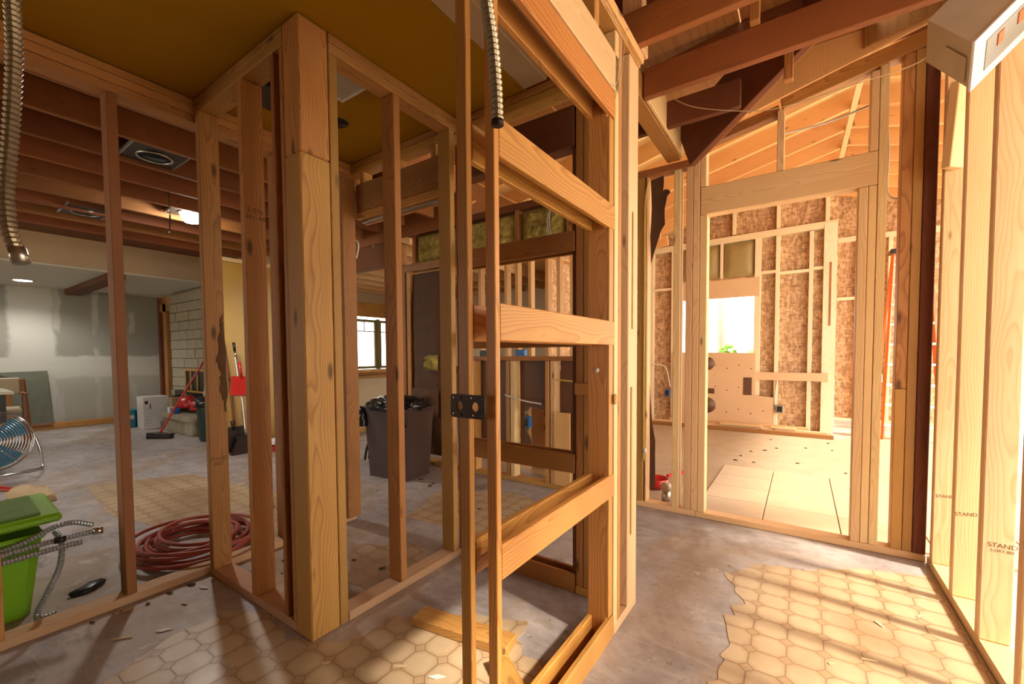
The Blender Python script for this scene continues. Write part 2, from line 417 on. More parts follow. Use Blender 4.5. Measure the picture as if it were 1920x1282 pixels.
# remains of octagon sheet vinyl, each a thin ragged sheet
for i, pts in enumerate([
    [(-2.1, .55), (-2.12, .8), (-1.98, .9), (-1.7, .87), (-1.5, .95), (-1.45, 1.2), (-1.3, 1.33), (-1.12, 1.42), (-.95, 1.5), (-.9, 1.36), (-.72, 1.25), (-.6, 1.05), (-.55, .5), (-.9, -.2), (-1.7, -.2)],
    [(-.24, 1.55), (-.22, 1.75), (-.25, 2.0), (-.20, 2.2), (-.3, 2.4), (-.2, 2.6), (.05, 2.68), (.3, 2.86), (.57, 2.92), (.57, .6), (-.1, .6), (-.2, 1.2)],
    [(-2.45, 1.02), (-2.4, 1.35), (-2.2, 1.3), (-2.05, 1.15), (-1.75, 1.12), (-1.72, 1.02)],
    [(-2.2, 1.55), (-1.9, 1.75), (-1.62, 1.6), (-1.62, 1.25), (-1.9, 1.25)],
    [(-5.2, .95), (-4.9, 1.6), (-3.6, 1.75), (-2.75, 1.7), (-2.72, 1.2), (-3.4, 1.0), (-4.2, .85)],
    [(-2.3, 2.0), (-2.5, 2.6), (-1.9, 2.85), (-1.2, 2.6), (-1.3, 2.05)]]):
    v = prism('vinyl_sheet', ragged(pts, 4, .02, i), 2, 0, .0025, VINYL, fl)
# dusty screed and cream tiles of the back room
prism('screed_patch', ragged([(-1.0, 3.3), (-2.8, 3.6), (-2.8, 7.1), (.3, 6.9), (1.7, 8.6), (1.7, 3.3)], 6, .02, 9), 2, 0, .002, DUSTF, fl)
tx, ty = .425, .37
for i in range(5):
    for j in range(4):
        x0 = -.63+i*tx; y0 = 3.26+j*ty
        if x0 > 1.4: continue
        bx('floor_tile', x0+.003, x0+tx-.003, y0+.003, y0+ty-.003, .001, .012, TILEM, fl, .002)

# ================================================================== LEFT STUD WALL (along Y)
wl = thing('wall_left', (-2.6, .8, 0), 'open stud wall between the hallway and the darker room with the fan', 'wall', 'structure')
bx('bottom_plate', -2.64, -2.55, -1.6, 1.80, .001, .04, PLATE, wl)
bx('top_plate', -2.64, -2.55, -1.6, 1.88, 2.32, 2.358, FIR, wl); bx('top_plate', -2.64, -2.55, -1.6, 1.88, 2.36, 2.40, FIR, wl)
bx('top_plate', -2.64, -2.55, -1.6, 1.88, 2.402, 2.436, FIR, wl)
for y in (-1.2, -.7, -.2, .175, .575): bx('stud', -2.64, -2.552, y, y+.038, .041, 2.319, FIR if y < .5 else RED, wl)
bx('stud', -2.64, -2.55, 1.30, 1.338, .041, 2.319, RED, wl)
bx('jamb_post', -2.585, -2.50, 1.70, 1.80, .041, 2.319, RED, wl)
bx('stud', -2.64, -2.588, 1.70, 1.80, .041, 2.319, RED, wl)

# ================================================================== CLOSET FRONT WALL (along X, y = .907) and SIDE WALL (along Y, x = -1.586)
wf = thing('wall_closet_front', (-2.05, .95, 0), 'short stud wall left of the heavy corner post', 'wall', 'structure')
bx('bottom_plate', -2.548, -1.70, .907, .996, .001, .04, PLATE, wf)
bx('top_plate', -2.548, -1.702, .907, .996, 2.362, 2.40, FIR, wf); bx('top_plate', -2.548, -1.702, .907, .996, 2.402, 2.437, FIR, wf)
s1 = bx('stud', -2.527, -2.486, .90, .987, .041, 2.361, FIR, wf)
s2 = bx('stud', -2.086, -2.045, .905, .994, .041, 2.361, FIR, wf)
bx('stud', -1.80, -1.772, .907, .996, .041, 2.361, RED, wf)
bx('filler_strip', -1.768, -1.740, .925, .99, .041, .62, OLD, wf); bx('filler_strip', -1.768, -1.738, .925, .99, .96, 1.55, FIR, wf)
bx('stud', -1.735, -1.705, .91, .996, .041, 2.361, FIR, wf)
ws = thing('wall_closet_side', (-1.6, 1.3, 0), 'stud wall with heavy corner post running back from the camera', 'wall', 'structure')
bx('corner_post', -1.70, -1.588, .905, 1.03, .001, 1.925, FIR, ws, .005); bx('corner_post', -1.70, -1.588, .907, 1.03, 1.927, 2.437, FIR, ws, .005)
bx('stud', -1.676, -1.589, 1.033, 1.071, .001, 2.36, FIR, ws)
bx('bottom_plate', -1.676, -1.587, 1.073, 1.80, .001, .04, PLATE, ws)
bx('top_plate', -1.676, -1.587, 1.032, 1.80, 2.362, 2.40, FIR, ws); bx('top_plate', -1.676, -1.587, 1.032, 1.80, 2.402, 2.437, FIR, ws)
bx('stud', -1.676, -1.588, 1.36, 1.398, .041, 2.361, FIR, ws); bx('stud', -1.676, -1.588, 1.738, 1.776, .041, 2.361, FIR, ws)
text('grade_stamp', '2-076\n261-48', .03, facing((-2.0448, .95, 1.78), 1, 0), INK, s2)
text('grade_stamp', 'STAND\n002', .026, facing((-2.4858, .94, .60), 1, 0), INK, s1)
prism('bark_edge', ragged([(.955, .98), (.962, 1.05), (.948, 1.12), (.957, 1.2), (.966, 1.30), (.976, 1.36), (.985, 1.3), (.986, 1.0), (.984, .85), (.972, .9)], 4, .006, 5), 0, -2.4865, -2.482, BARKE, s1)

# ================================================================== WALL WITH DOOR OPENING BEHIND THE CLOSET (along X, y = 1.80)
wn = thing('wall_middle', (-1.6, 1.85, 0), 'doorway header wall with sliding track behind the closet', 'wall', 'structure')
bx('header', -2.498, -1.69, 1.805, 1.885, 2.10, 2.285, RED, wn); bx('header', -2.498, -1.69, 1.803, 1.84, 2.055, 2.098, FIR, wn)
bx('track', -2.49, -1.69, 1.835, 1.865, 2.04, 2.055, GREYM, wn); bx('header', -2.498, -1.69, 1.866, 1.886, 2.035, 2.098, FIR, wn)
bx('top_plate', -2.548, -.705, 1.805, 1.89, 2.362, 2.40, FIR, wn); bx('top_plate', -2.548, -.705, 1.802, 1.89, 2.402, 2.437, FIR, wn)
for x in (-2.46, -2.12, -1.80): bx('cripple_stud', x, x+.038, 1.81, 1.885, 2.286, 2.361, FIR, wn)
for x in (-.872, -.785): bx('stud', x, x+(.038 if x < -.8 else .07), 1.805, 1.885, .041, 2.361, FIR, wn)
bx('stud', -.832, -.788, 1.803, 1.885, .041, 2.361, FIR, wn)
bx('bottom_plate', -.874, -.705, 1.80, 1.89, .001, .04, FIR, wn)

# ------------------------------------------------------------------ pocket door frames
RUNGS = [(.0, .09), (.577, .668), (1.177, 1.27), (1.622, 1.716), (2.05, 2.145)]
pf = thing('pocket_door_frame', (-.655, 1.2, 0), 'clear fir pocket door frame with five double rails in the foreground', 'door frame', 'thing', group='pocket door frames')
bx('slat', -.702, -.669, .793, .812, .001, 2.6, KIT, pf, .002); bx('edge_strip', -.690, -.682, .813, .826, .001, 2.6, GREYM, pf, .001)
bx('slat', -.639, -.61, .823, .843, .001, 2.6, KIT, pf, .002)
for i, (a, b) in enumerate(RUNGS):
    bx('rail', -.629, -.61, .844, 1.612, a+.001, b, KIT, pf, .002)
    bx('rail', -.702, -.683, .83, 1.612, a+.001, b, KIT, pf, .002)
bx('door_track', -.668, -.646, .85, 1.61, 2.10, 2.122, GREYM, pf, .001)
bx('end_jamb', -.700, -.625, 1.560, 1.578, .002, 2.14, KIT, pf, .002); bx('end_jamb', -.624, -.613, 1.56, 1.60, .1, 2.04, KIT, pf, .001)
# bracket with two large holes and bolt holes
def bracket():
    w, h, t = .108, .058, .003; me = bmesh.new()
    cu = bpy.data.curves.new('bracket', 'CURVE'); cu.dimensions = '2D'; cu.fill_mode = 'BOTH'; cu.extrude = t/2
    def poly(pts):
        sp = cu.splines.new('POLY'); sp.points.add(len(pts)-1); sp.use_cyclic_u = True
        for p, (a, b) in zip(sp.points, pts): p.co = (a, b, 0, 1)
    poly([(-w/2+.006, -h/2), (w/2-.006, -h/2), (w/2, -h/2+.006), (w/2, h/2-.006), (w/2-.006, h/2), (-w/2+.006, h/2), (-w/2, h/2-.006), (-w/2, -h/2+.006)])
    circ = lambda x, y, rx, ry: poly([(x+rx*math.cos(a*math.pi/8), y+ry*math.sin(a*math.pi/8)) for a in range(16)][::-1])
    for s in (-1, 1): circ(s*.025, 0, .010, .012)
    for x, y in ((-.018, .021), (.012, .021), (-.018, -.021), (.017, -.021), (.047, -.02), (-.046, -.02), (-.046, .02), (.047, .02)): circ(x, y, .003, .003)
    tmp = bpy.data.objects.new('t', cu); COL.objects.link(tmp)
    m2 = bpy.data.meshes.new_from_object(tmp.evaluated_get(bpy.context.evaluated_depsgraph_get())); bpy.data.objects.remove(tmp)
    m2.materials.clear()
    return m2
bm_ = bracket(); me_ = link('bracket_plate', bm_, DSTEEL, pf, facing((-.672, .790, 1.018), 0, -1))
pf2 = thing('pocket_door_frame', (-1.25, 1.85, 0), 'darker pocket door frame across the hallway behind the foreground one', 'door frame', 'thing', group='pocket door frames')
for i, (a, b) in enumerate(RUNGS[:4]):
    bx('rail', -1.585, -.878, 1.803, 1.822, a+.001, b, RED, pf2, .002); bx('rail', -1.585, -.878, 1.866, 1.885, a+.001, b, RED, pf2, .002)
bx('slat', -.898, -.876, 1.823, 1.865, .002, 2.1, OLD, pf2, .002); bx('slat', -1.607, -1.587, 1.805, 1.835, .002, 2.3, RED, pf2, .002)
bx('header_board', -1.585, -.88, 1.804, 1.885, 2.10, 2.285, OLD, pf2)

# ================================================================== POCKET WALL END (x = -.61)
wm = thing('wall_pocket', (-.655, 1.75, 0), 'sunlit stud bundle where the pocket wall ends at the bright hallway', 'wall', 'structure')
bx('bottom_plate', -.700, -.61, 1.615, 1.89, .001, .04, PINE, wm)
bx('stud', -.700, -.612, 1.615, 1.653, .041, 2.39, PINE, wm); bx('stud', -.650, -.612, 1.655, 1.688, .041, 2.39, FIR, wm)
bx('stud', -.648, -.61, 1.772, 1.888, .041, 2.39, PINE, wm, .004); bx('stud', -.700, -.65, 1.772, 1.888, .041, 2.39, FIR, wm)
bx('plate_strip', -.609, -.606, 1.80, 1.815, .35, 1.0, FIR, wm, .001); bx('plate_strip', -.609, -.606, 1.81, 1.822, 1.25, 1.75, FIR, wm, .001)
bx('rough_header', -.700, -.612, .60, 1.655, 2.16, 2.30, PINE, wm, .004)
for y in (.95, 1.42): bx('cripple_stud', -.70, -.612, y, y+.038, 2.301, 2.39, FIR, wm)
bx('top_plate', -.702, -.605, -1.6, 1.90, 2.391, 2.43, FIR, wm); bx('top_plate', -.702, -.603, -1.6, 1.94, 2.432, 2.468, RAFT, wm)
for y in (-1.5, -1.0, -.5): bx('stud', -.70, -.612, y, y+.038, .001, 2.39, PINE, wm)
tag(tube('nail_grommet', [(-.66, 1.5565, 1.08), (-.66, 1.552, 1.08)], .009, WHITEP, seg=10), 'small white round plug on the dark end jamb', 'plug')
sp = thing('shim_block', (-.80, 1.79, .98), 'short shim boards clamped across the dark jamb', 'wood block')
bx('shim', -.87, -.735, 1.785, 1.80, .955, 1.01, FIR, sp); bx('shim', -.609, -.600, 1.588, 1.612, .945, .985, FIR, sp)

# ================================================================== DRYWALL CEILING AND JOISTS OVER HALL
ce = bx('ceiling', -2.66, -1.15, -1.6, 1.90, 2.441, 2.456, GOLD); tag(ce, 'mustard painted drywall ceiling over the closet', 'ceiling', 'structure')
bx('bare_strip', -1.148, -1.02, -1.6, 1.80, 2.441, 2.456, PALE, ce); 
prism('broken_edge', ragged([(-1.03, .6), (-1.03, 1.79), (-1.005, 1.79), (-1.012, .6)], 8, .006, 3), 2, 2.446, 2.455, CHIP, ce)
jc = thing('ceiling_hall', (-.2, 1.8, 2.47), 'dark exposed joists and sheathing over the hallway', 'ceiling', 'structure')
for k in range(-3, 2):
    y = 1.86+.4*k
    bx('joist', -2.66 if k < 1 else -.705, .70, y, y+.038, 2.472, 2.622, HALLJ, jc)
bx('girder', -.80, -.712, 2.02, 3.12, 2.472, 2.60, RED, jc); bx('girder_face', -.709, -.69, 2.31, 3.10, 2.48, 2.66, PINE, jc)
bx('blocking', -.69, -.60, 1.90, 1.99, 2.48, 2.72, PINE, jc); bx('joist', -1.0, -.30, 2.66, 2.70, 2.49, 2.64, OLD, jc)
for k in range(7):
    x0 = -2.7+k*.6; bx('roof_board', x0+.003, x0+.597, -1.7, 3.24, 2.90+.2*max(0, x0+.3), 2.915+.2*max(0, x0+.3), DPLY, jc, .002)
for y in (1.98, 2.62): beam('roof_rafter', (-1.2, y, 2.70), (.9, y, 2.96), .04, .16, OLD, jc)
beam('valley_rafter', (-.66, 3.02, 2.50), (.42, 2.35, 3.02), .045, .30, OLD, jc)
beam('valley_edge', (-.55, 2.98, 2.42), (.40, 2.38, 2.87), .05, .03, RED, jc)
bx('hanger_block', -.22, -.18, 2.22, 2.26, 2.62, 2.86, FIR, jc); bx('hanger_block', -.10, -.06, 2.60, 2.64, 2.52, 2.8, FIR, jc)
prism('gable_sheet', [(-.30, 2.62), (.575, 2.84), (.575, 3.15), (.1, 3.1), (-.30, 2.9)], 1, 3.05, 3.065, RAFT, jc)
prism('gable_sheet', [(.25, 2.79), (.60, 2.87), (.60, 3.15), (.25, 3.15)], 1, 3.03, 3.045, DPLY, jc)

# ================================================================== BACK WALL (y = 3.13)
wb = thing('wall_back', (-.2, 3.17, 0), 'framed doorway wall opening into the bright back room', 'wall', 'structure')
Y0, Y1 = 3.13, 3.219
bx('bottom_plate', -1.01, -.60, Y0, Y1, .001, .04, PINE, wb); bx('bottom_plate', -.598, .575, Y0, Y1, .001, .04, PINE, wb)
bx('stud', -1.01, -.965, Y0, Y1, .041, 2.42, FIR, wb); bx('stud', -.955, -.94, Y0+.01, Y1, .041, 2.42, YELL if False else PINE, wb)
bx('stud', -.757, -.712, Y0, Y1, .041, 2.42, PINE, wb)
bx('stud', -.675, -.632, Y0, Y1, .041, 2.42, PINE, wb); bx('stud', -.630, -.588, Y0, Y1, .041, 2.52, PINE, wb)
bx('jack_stud', -.586, -.540, Y0, Y1, .041, 2.075, PINE, wb); bx('stud', -.586, -.55, Y0, Y1, 2.265, 2.52, PINE, wb)
bx('header', -.584, .330, Y0-.002, Y1, 2.077, 2.262, PINE, wb, .004)
bx('jack_stud', .250, .292, Y0, Y1, .041, 2.075, PINE, wb); bx('stud', .332, .372, Y0, Y1, .041, 2.72, PINE, wb); bx('stud', .294, .330, Y0+.002, Y1, .041, 2.075, PINE, wb)
bx('stud', .294, .330, Y0, Y1, 2.264, 2.70, PINE, wb)
bx('stud', .428, .474, Y0, Y1, .041, .94, FIR, wb); bx('stud', .428, .474, Y0, Y1, .942, 2.74, FIR, wb)
bx('stud', .476, .516, Y0, Y1, .041, 2.745, FIR, wb); bx('stud', .518, .572, Y0-.004, Y1, .041, 2.75, OLD, wb)
bx('cripple_stud', -.149, -.111, Y0, Y1, 2.264, 2.63, PINE, wb)
beam('sloped_plate', (-.13, 3.175, 2.675), (.66, 3.175, 2.825), .089, .085, FIR, wb)
beam('sloped_plate', (-.52, 3.185, 2.575), (-.14, 3.185, 2.645), .07, .06, RED, wb)
bx('top_plate', -1.02, -.632, Y0, Y1, 2.422, 2.47, RED, wb)
prism('torn_paper', ragged([(-.93, 2.415), (-.85, 2.415), (-.84, 2.32), (-.80, 2.3), (-.84, 2.2), (-.83, 2.08), (-.87, 2.02), (-.93, 1.80)], 3, .01, 4), 1, 3.18, 3.184, KRAFT, wb)
prism('torn_paper', ragged([(-.93, .9), (-.90, .5), (-.885, .15), (-.93, .12)], 3, .008, 8), 1, 3.19, 3.194, KRAFT, wb)
# lower dark partition seen through the second pocket frame
wp = thing('wall_partition', (-2.2, 3.17, 0), 'dark hardboard partition of low studs behind the pocket frames', 'wall', 'structure')
bx('bottom_plate', -3.55, -1.05, Y0, Y1, .001, .04, FIR, wp)
for x in (-2.60, -2.21, -1.80, -1.35): bx('stud', x, x+.038, Y0, Y1, .041, 1.085, FIR, wp); 
for x in (-2.16, -1.75): bx('stud_side', x, x+.045, Y0, Y1, .041, 1.085, PINE, wp)
bx('ledge_plate', -2.62, -1.05, Y0, Y1, 1.087, 1.125, RED, wp)
bx('hardboard', -2.60, -2.215, Y1, Y1+.012, .3, 1.085, DARKB, wp); bx('hardboard', -1.70, -1.05, Y1, Y1+.012, .24, 1.085, DARKB, wp)
hole = ragged([(-2.07, .62), (-2.05, .45), (-1.97, .30), (-1.72, .28), (-1.72, .58), (-1.82, .65), (-1.95, .68)], 3, .018, 12)
outer = [(-2.11, .24), (-1.712, .24), (-1.712, 1.085), (-2.11, 1.085)]
def holed(name, outer, hole, y0, y1, mat, parent):
    bmm = bmesh.new()
    vo = [bmm.verts.new((a, y0, b)) for a, b in outer]; vh = [bmm.verts.new((a, y0, b)) for a, b in hole]
    es = [bmm.edges.new((v[i], v[(i+1) % len(v)])) for v in (vo, vh) for i in range(len(v))]
    bmesh.ops.triangle_fill(bmm, use_beauty=True, use_dissolve=False, edges=es)
    r = bmesh.ops.extrude_face_region(bmm, geom=bmm.faces[:])
    for v in r['geom']:
        if isinstance(v, bmesh.types.BMVert): v.co.y = y1
    bmesh.ops.recalc_face_normals(bmm, faces=bmm.faces)
    me = bpy.data.meshes.new(name); bmm.to_mesh(me); bmm.free()
    return link(name, me, mat, parent)
holed('hardboard', outer, hole, Y1, Y1+.012, DARKB, wp)
bx('scrap_panel', -1.70, -1.55, Y0-.03, Y0-.015, .05, .66, RAFT, wp)
bx('upper_beam', -3.6, -1.03, Y0, Y1, 2.02, 2.10, RED, wp); bx('upper_beam', -3.6, -1.03, Y0, Y1, 2.40, 2.46, OLD, wp)
for x in (-3.62, -3.40, -2.95, -2.1, -1.6, -1.05): bx('stud', x, x+.038, Y0, Y1, 2.101, 2.40, RED, wp)
bx('stud', -3.62, -3.52, Y0, Y1, .041, 2.02, RED, wp); bx('stud', -3.50, -3.44, Y0, Y1, .041, 2.02, FIR, wp); bx('stud', -2.99, -2.95, Y0, Y1, .041, 2.02, RED, wp)
def puff(name, x0, x1, z0, z1, y, mat, parent, seed, amp=.03, nx=14, nz=14):
    rn = random.Random(seed); vs, fs = [], []
    for j in range(nz+1):
        for i in range(nx+1):
            u, w = i/nx, j/nz; e = min(u, 1-u, w, 1-w); b = min(1, e*6)
            vs.append((x0+(x1-x0)*u-(x0+x1)/2, -b*.05-rn.uniform(0, amp)*b, z0+(z1-z0)*w-(z0+z1)/2))
    n = len(vs); vs += [(a, .04, c) for a, b, c in vs]
    for j in range(nz):
        for i in range(nx):
            a = j*(nx+1)+i; fs.append([a, a+1, a+nx+2, a+nx+1]); fs.append([n+a+nx+1, n+a+nx+2, n+a+1, n+a])
    return meshobj(name, vs, fs, mat, parent, Matrix.Translation(((x0+x1)/2, y, (z0+z1)/2)), smooth=True, recalc=False)
puff('kraft_batt', -3.44, -2.99, .10, 2.0, 3.17, KRAFT, wp, 1, .03, 8, 22)
puff('insulation_batt', -3.36, -2.96, 2.11, 2.39, 3.18, FLUFF, wp, 2); puff('insulation_batt', -2.9, -2.11, 2.11, 2.39, 3.18, FLUFF, wp, 3); puff('insulation_batt', -2.05, -1.62, 2.11, 2.39, 3.18, FLUFF, wp, 6); puff('insulation_batt', -1.55, -1.07, 2.11, 2.39, 3.18, FLUFF, wp, 7)
puff('insulation_tuft', -3.16, -3.02, .98, 1.14, 3.10, FLUFF, wp, 4, .04, 6, 6)
puff('sagging_batt', -3.35, -2.98, .50, .80, 3.06, KRAFT, wp, 5, .07, 8, 8)

# studs beyond, lit from the far side
wg = thing('wall_inner', (-2.5, 4.6, 0), 'pale backlit studs glimpsed above the dark partition', 'wall', 'structure')
for x in (-3.26, -3.09, -2.89, -2.64, -2.48, -2.30, -2.05, -3.45, -3.7): bx('stud', x, x+.05, 4.6, 4.69, .001, 2.9, PINE, wg)
bx('bottom_plate', -4.2, -1.7, 4.6, 4.69, .0, .0405, PINE, wg, axis=0) if False else None
bx('blocking', -3.0, -1.9, 4.6, 4.69, 1.0, 1.04, PINE, wg)
for y in (5.1, 5.5, 5.9, 6.3): beam('far_joist', (-5.2, y, 2.35), (-1.6, y, 2.75), .04, .14, RAFT, wg)

# ================================================================== RIGHT WALL (x = .575)
wr = thing('wall_right', (.62, 2.2, 0), 'row of wide pale studs open to daylight beside the hallway', 'wall', 'structure')
bx('bottom_plate', .577, .665, -1.6, 3.128, .001, .04, PINE, wr)
ys = [3.03, 2.672, 2.32, 1.95, 1.56, 1.16, .76, .36, -.04, -.44, -.84, -1.24]
studs = [bx('stud', .577, .665, y, y+.045, .041, 2.62, PINE, wr, .004) for y in ys]
bx('top_plate', .577, .665, -1.6, 3.03, 2.622, 2.66, PINE, wr)
bx('corner_stud', .60, .66, 3.08, 3.12, .041, 2.62, FIR, wr)
text('grade_stamp', 'STAND', .024, facing((.632, 2.3192, .415), 0, -1), INK, studs[2]); text('grade_stamp', 'S-DRY 002', .014, facing((.632, 2.3192, .395), 0, -1), INK, studs[2])
text('grade_stamp', 'STAND', .022, facing((.62, 3.0292, .40), 0, -1, .08), INK, studs[0]); text('grade_stamp', 'STAND', .022, facing((.615, 2.6712, .42), 0, -1, .12), INK, studs[1])
beam('brace_block', (.60, 3.0, 2.05), (.62, 2.98, 2.45), .09, .04, PINE, wr)

po = thing('roof_added_shade', (1.8, .8, 2.7), 'added shade roof outside the row of pale studs with a gap left for sun', 'roof', 'structure')  # added roof, out of view, keeps sun and sky off the hall
for i in range(4):
    for j in range(5):
        if (i, j) in ((2, 2),): continue  # panel left out so a sun patch reaches the hall floor
        bx('shade_panel', .72+i*.56, 1.275+i*.56, -1.8+j*1.0, -.805+j*1.0, 2.78, 2.80, DPLY, po)
for j in range(6): bx('roof_rafter', .70, 2.95, -1.82+j, -1.78+j, 2.66, 2.778, RAFT, po)
for j in (0, 3, 5): bx('post', 2.84, 2.93, -1.85+j, -1.76+j, -.138, 2.655, PINE, po)
# wall behind the camera and beyond the frame
wq = thing('wall_near', (-1, -1.7, 0), 'plain drywall enclosing the hall behind the viewpoint', 'wall', 'structure')
bx('panel', -2.64, -1.5, -1.75, -1.63, .001, 2.44, PALE, wq); bx('panel', -.7, .665, -1.75, -1.63, 0, 2.66, PALE, wq); bx('added_siding', .667, .68, -1.75, .62, -.1, 2.66, PALE, wq); bx('panel', -1.5, -.7, -1.75, -1.63, .001, 2.44, PALE, wq)  # side cladding and closed panels added out of view to block light

# ================================================================== FAR ROOM BEHIND THE DOORWAY
wz = thing('wall_far', (-1, 7.25, 0), 'strand board wall with pale studs and a window hole in the back room', 'wall', 'structure')
bx('sheathing', -2.9, -1.60, 7.24, 7.256, .04, 3.5, OSB, wz, axis=2); bx('sheathing', -.56, .36, 7.24, 7.256, .04, 3.65, OSB, wz, axis=2)
bx('sheathing', -1.60, -.56, 7.24, 7.256, 2.25, 3.5, OSB, wz, axis=2); bx('sheathing', -1.6, -.56, 7.24, 7.256, .04, 1.12, OSB, wz, axis=2)
bx('bottom_plate', -2.9, .36, 7.15, 7.238, .001, .04, WPINE, wz)
for x in (-2.55, -2.09, -1.76, -.33, .06): bx('stud', x, x+.05, 7.15, 7.239, .041, 2.80, WPINE, wz)
bx('stud', -1.05, -1.01, 7.15, 7.239, 2.285, 2.80, WPINE, wz); bx('king_stud', -.59, -.51, 7.148, 7.239, .041, 2.80, WPINE, wz); bx('end_post', .22, .36, 7.14, 7.239, .041, 2.88, WPINE, wz)
bx('end_strip', .29, .31, 7.130, 7.139, 1.5, 2.35, RED, wz); 
bx('header', -1.64, -.52, 7.13, 7.16, 1.97, 2.24, PLYF, wz); 
beam('top_plate', (-2.9, 7.19, 2.80), (.36, 7.19, 2.86), .089, .09, WPINE, wz)
for x0, x1, z in ((-2.5, -2.09, 2.18), (-2.04, -1.76, 2.18), (-.51, -.33, 2.30), (-.28, .06, 2.27), (.11, .22, 2.29)): bx('blocking', x0, x1, 7.15, 7.238, z-.02, z+.02, WPINE, wz)
for x in (-1.37, -.89, -.33, .23): bx('gable_stud', x, x+.045, 7.15, 7.238, 2.90, 3.4, WPINE, wz)
puff('paper_batt', -1.58, -1.06, 2.28, 2.79, 7.20, BATTP, wz, 21, .01, 8, 8); puff('paper_batt', -1.0, -.60, 2.28, 2.79, 7.20, BATTP, wz, 22, .01, 8, 8)
beam('gable_rafter', (-2.9, 7.17, 2.85), (.40, 7.17, 3.66), .05, .10, RAFT, wz)
bx('band_board', -.58, .30, 7.12, 7.148, .745, .86, PLYF, wz)
prism('plywood_gusset', [(-1.70, .10), (-.33, .10), (-.33, .50), (-.56, .52), (-.56, .72), (-.56, 1.14), (-1.70, 1.16)], 1, 7.11, 7.128, PLYF, wz)
for k in range(18): lathe('nail_head', [(.009, 0), (.006, .003)], DARKB, wz, (-1.25+.16*(k % 6), 7.1095, .25+.33*(k//6)+.05*(k % 2)), 8, Matrix.Rotation(math.pi/2, 3, 'X'))
bx('dark_slab', -.71, -.60, 7.105, 7.109, .52, .78, DARKB, wz, .001); bx('dark_slab', -1.30, -1.10, 7.105, 7.109, .52, .60, DARKB, wz, .001)  # dark slabs laid on the gusset, no slot is cut
for z, r in ((.98, .10), (.34, .12)): lathe('dark_disc', [(r, 0), (r, .004)], DARKB, wz, (-1.2, 7.109, z), 24, Matrix.Rotation(math.pi/2, 3, 'X'))  # dark discs laid on the gusset, nothing is cut out
wy = thing('wall_far_right', (1, 8.9, 0), 'sunlit strand board wall with studs behind the ladder', 'wall', 'structure')
bx('sheathing', .36, 1.75, 9.0, 9.016, .04, 3.75, OSB, wy, axis=2); bx('return_sheathing', .36, .376, 7.26, 9.0, 0.04, 3.75, OSB, wy, axis=2)
for x in (.40, .70, 1.10, 1.5): bx('stud', x, x+.05, 8.91, 8.999, .041, 2.95, WPINE, wy)
bx('bottom_plate', .36, 1.75, 8.91, 8.999, .001, .04, WPINE, wy); bx('top_plate', .36, 1.75, 8.91, 8.999, 2.951, 3.03, WPINE, wy); bx('blocking', .45, .70, 8.92, 8.999, 2.0, 2.05, WPINE, wy)
wx = thing('wall_far_side', (-2.9, 5, 0), 'brown sheathed side of the back room', 'wall', 'structure')
bx('sheathing', -2.94, -2.92, 5.2, 7.24, .001, 3.2, OSB, wx, axis=2)
rf = thing('ceiling_far', (-.5, 5.4, 3.5), 'orange rafters and boards sloping up over the back room', 'ceiling', 'structure')
sl = .2475
for k in range(11):
    y = 3.58+k*.49
    beam('rafter', (-3.0, y, 3.52-3.0*sl+.07), (.42, y, 3.52+.42*sl+.07), .042, .18, RAFT, rf); beam('rafter', (.42, y, 3.62+.07), (3.0, y, 3.62-2.58*sl+.07), .042, .18, RAFT, rf)
for k in range(5):
    y0 = 3.2+k*1.22
    for a, b, za, zb in ((-3.2, .42, 3.52-3.2*sl+.165, 3.52+.42*sl+.165), (.42, 3.05, 3.62+.165, 3.62-2.63*sl+.165)):
        beam('roof_sheet', (a, y0+.608, za), (b, y0+.608, zb), 1.21, .012, PLYW, rf, ch=.002)  # right slope carried on out of view, eave placed to limit sun
beam('ridge_strap', (.40, 4.4, 3.59), (.36, 7.1, 3.58), .05, .02, PINE, rf)
bx('front_fascia', -3.3, 1.9, 3.225, 3.24, 2.88, 3.72, DPLY, rf, axis=0)
bx('added_attic_panel', -7.1, -2.7, 3.045, 3.058, 2.36, 2.95, DPLY, jc, axis=0); bx('added_attic_panel', -2.72, -2.705, -1.7, 3.06, 2.625, 2.92, DPLY, jc, axis=1)
bx('added_attic_panel', -2.7, 1.5, -1.72, -1.705, 2.46, 3.3, DPLY, jc, axis=0); bx('added_attic_panel', .70, .715, -1.7, 3.12, 2.665, 3.12, DPLY, jc, axis=1)  # end and right-hand panels added to keep the attic dark
bx('added_attic_panel', -4.3, -2.6, 3.24, 6.9, 2.78, 2.80, DPLY, jc, axis=1)

# ================================================================== LEFT ROOM SHELL
wa = bx('wall_left_far', -10.0, -9.9, -3.2, 2.95, .0, 2.6, DRYW, axis=2); tag(wa, 'grey taped drywall wall at the end of the dim room', 'wall', 'structure')
wc = thing('wall_fireplace', (-7.8, 2.9, 0), 'wall with rough framing beside the stone fireplace', 'wall', 'structure')
bx('panel', -9.0, -5.72, 2.98, 3.05, .0, 2.75, PALE, wc)
bx('stud', -9.89, -9.80, 2.82, 2.95, .001, 2.22, OLD, wc); bx('stud', -9.66, -9.50, 2.83, 2.95, .001, 2.22, FIR, wc); bx('stud', -9.30, -9.12, 2.84, 2.95, .001, 2.22, OLD, wc)
bx('board', -9.80, -9.12, 2.96, 2.975, .001, 2.22, RED, wc); bx('header', -9.80, -9.12, 2.83, 2.95, 1.95, 2.1, FIR, wc)
fp = thing('stone_fireplace', (-8.2, 2.8, 0), 'cream ashlar stone fireplace behind the clutter', 'fireplace')
bx('backing', -9.08, -7.0, 2.80, 2.97, .001, 2.225, STONE, fp, axis=2)
rs = random.Random(3)
z = .95
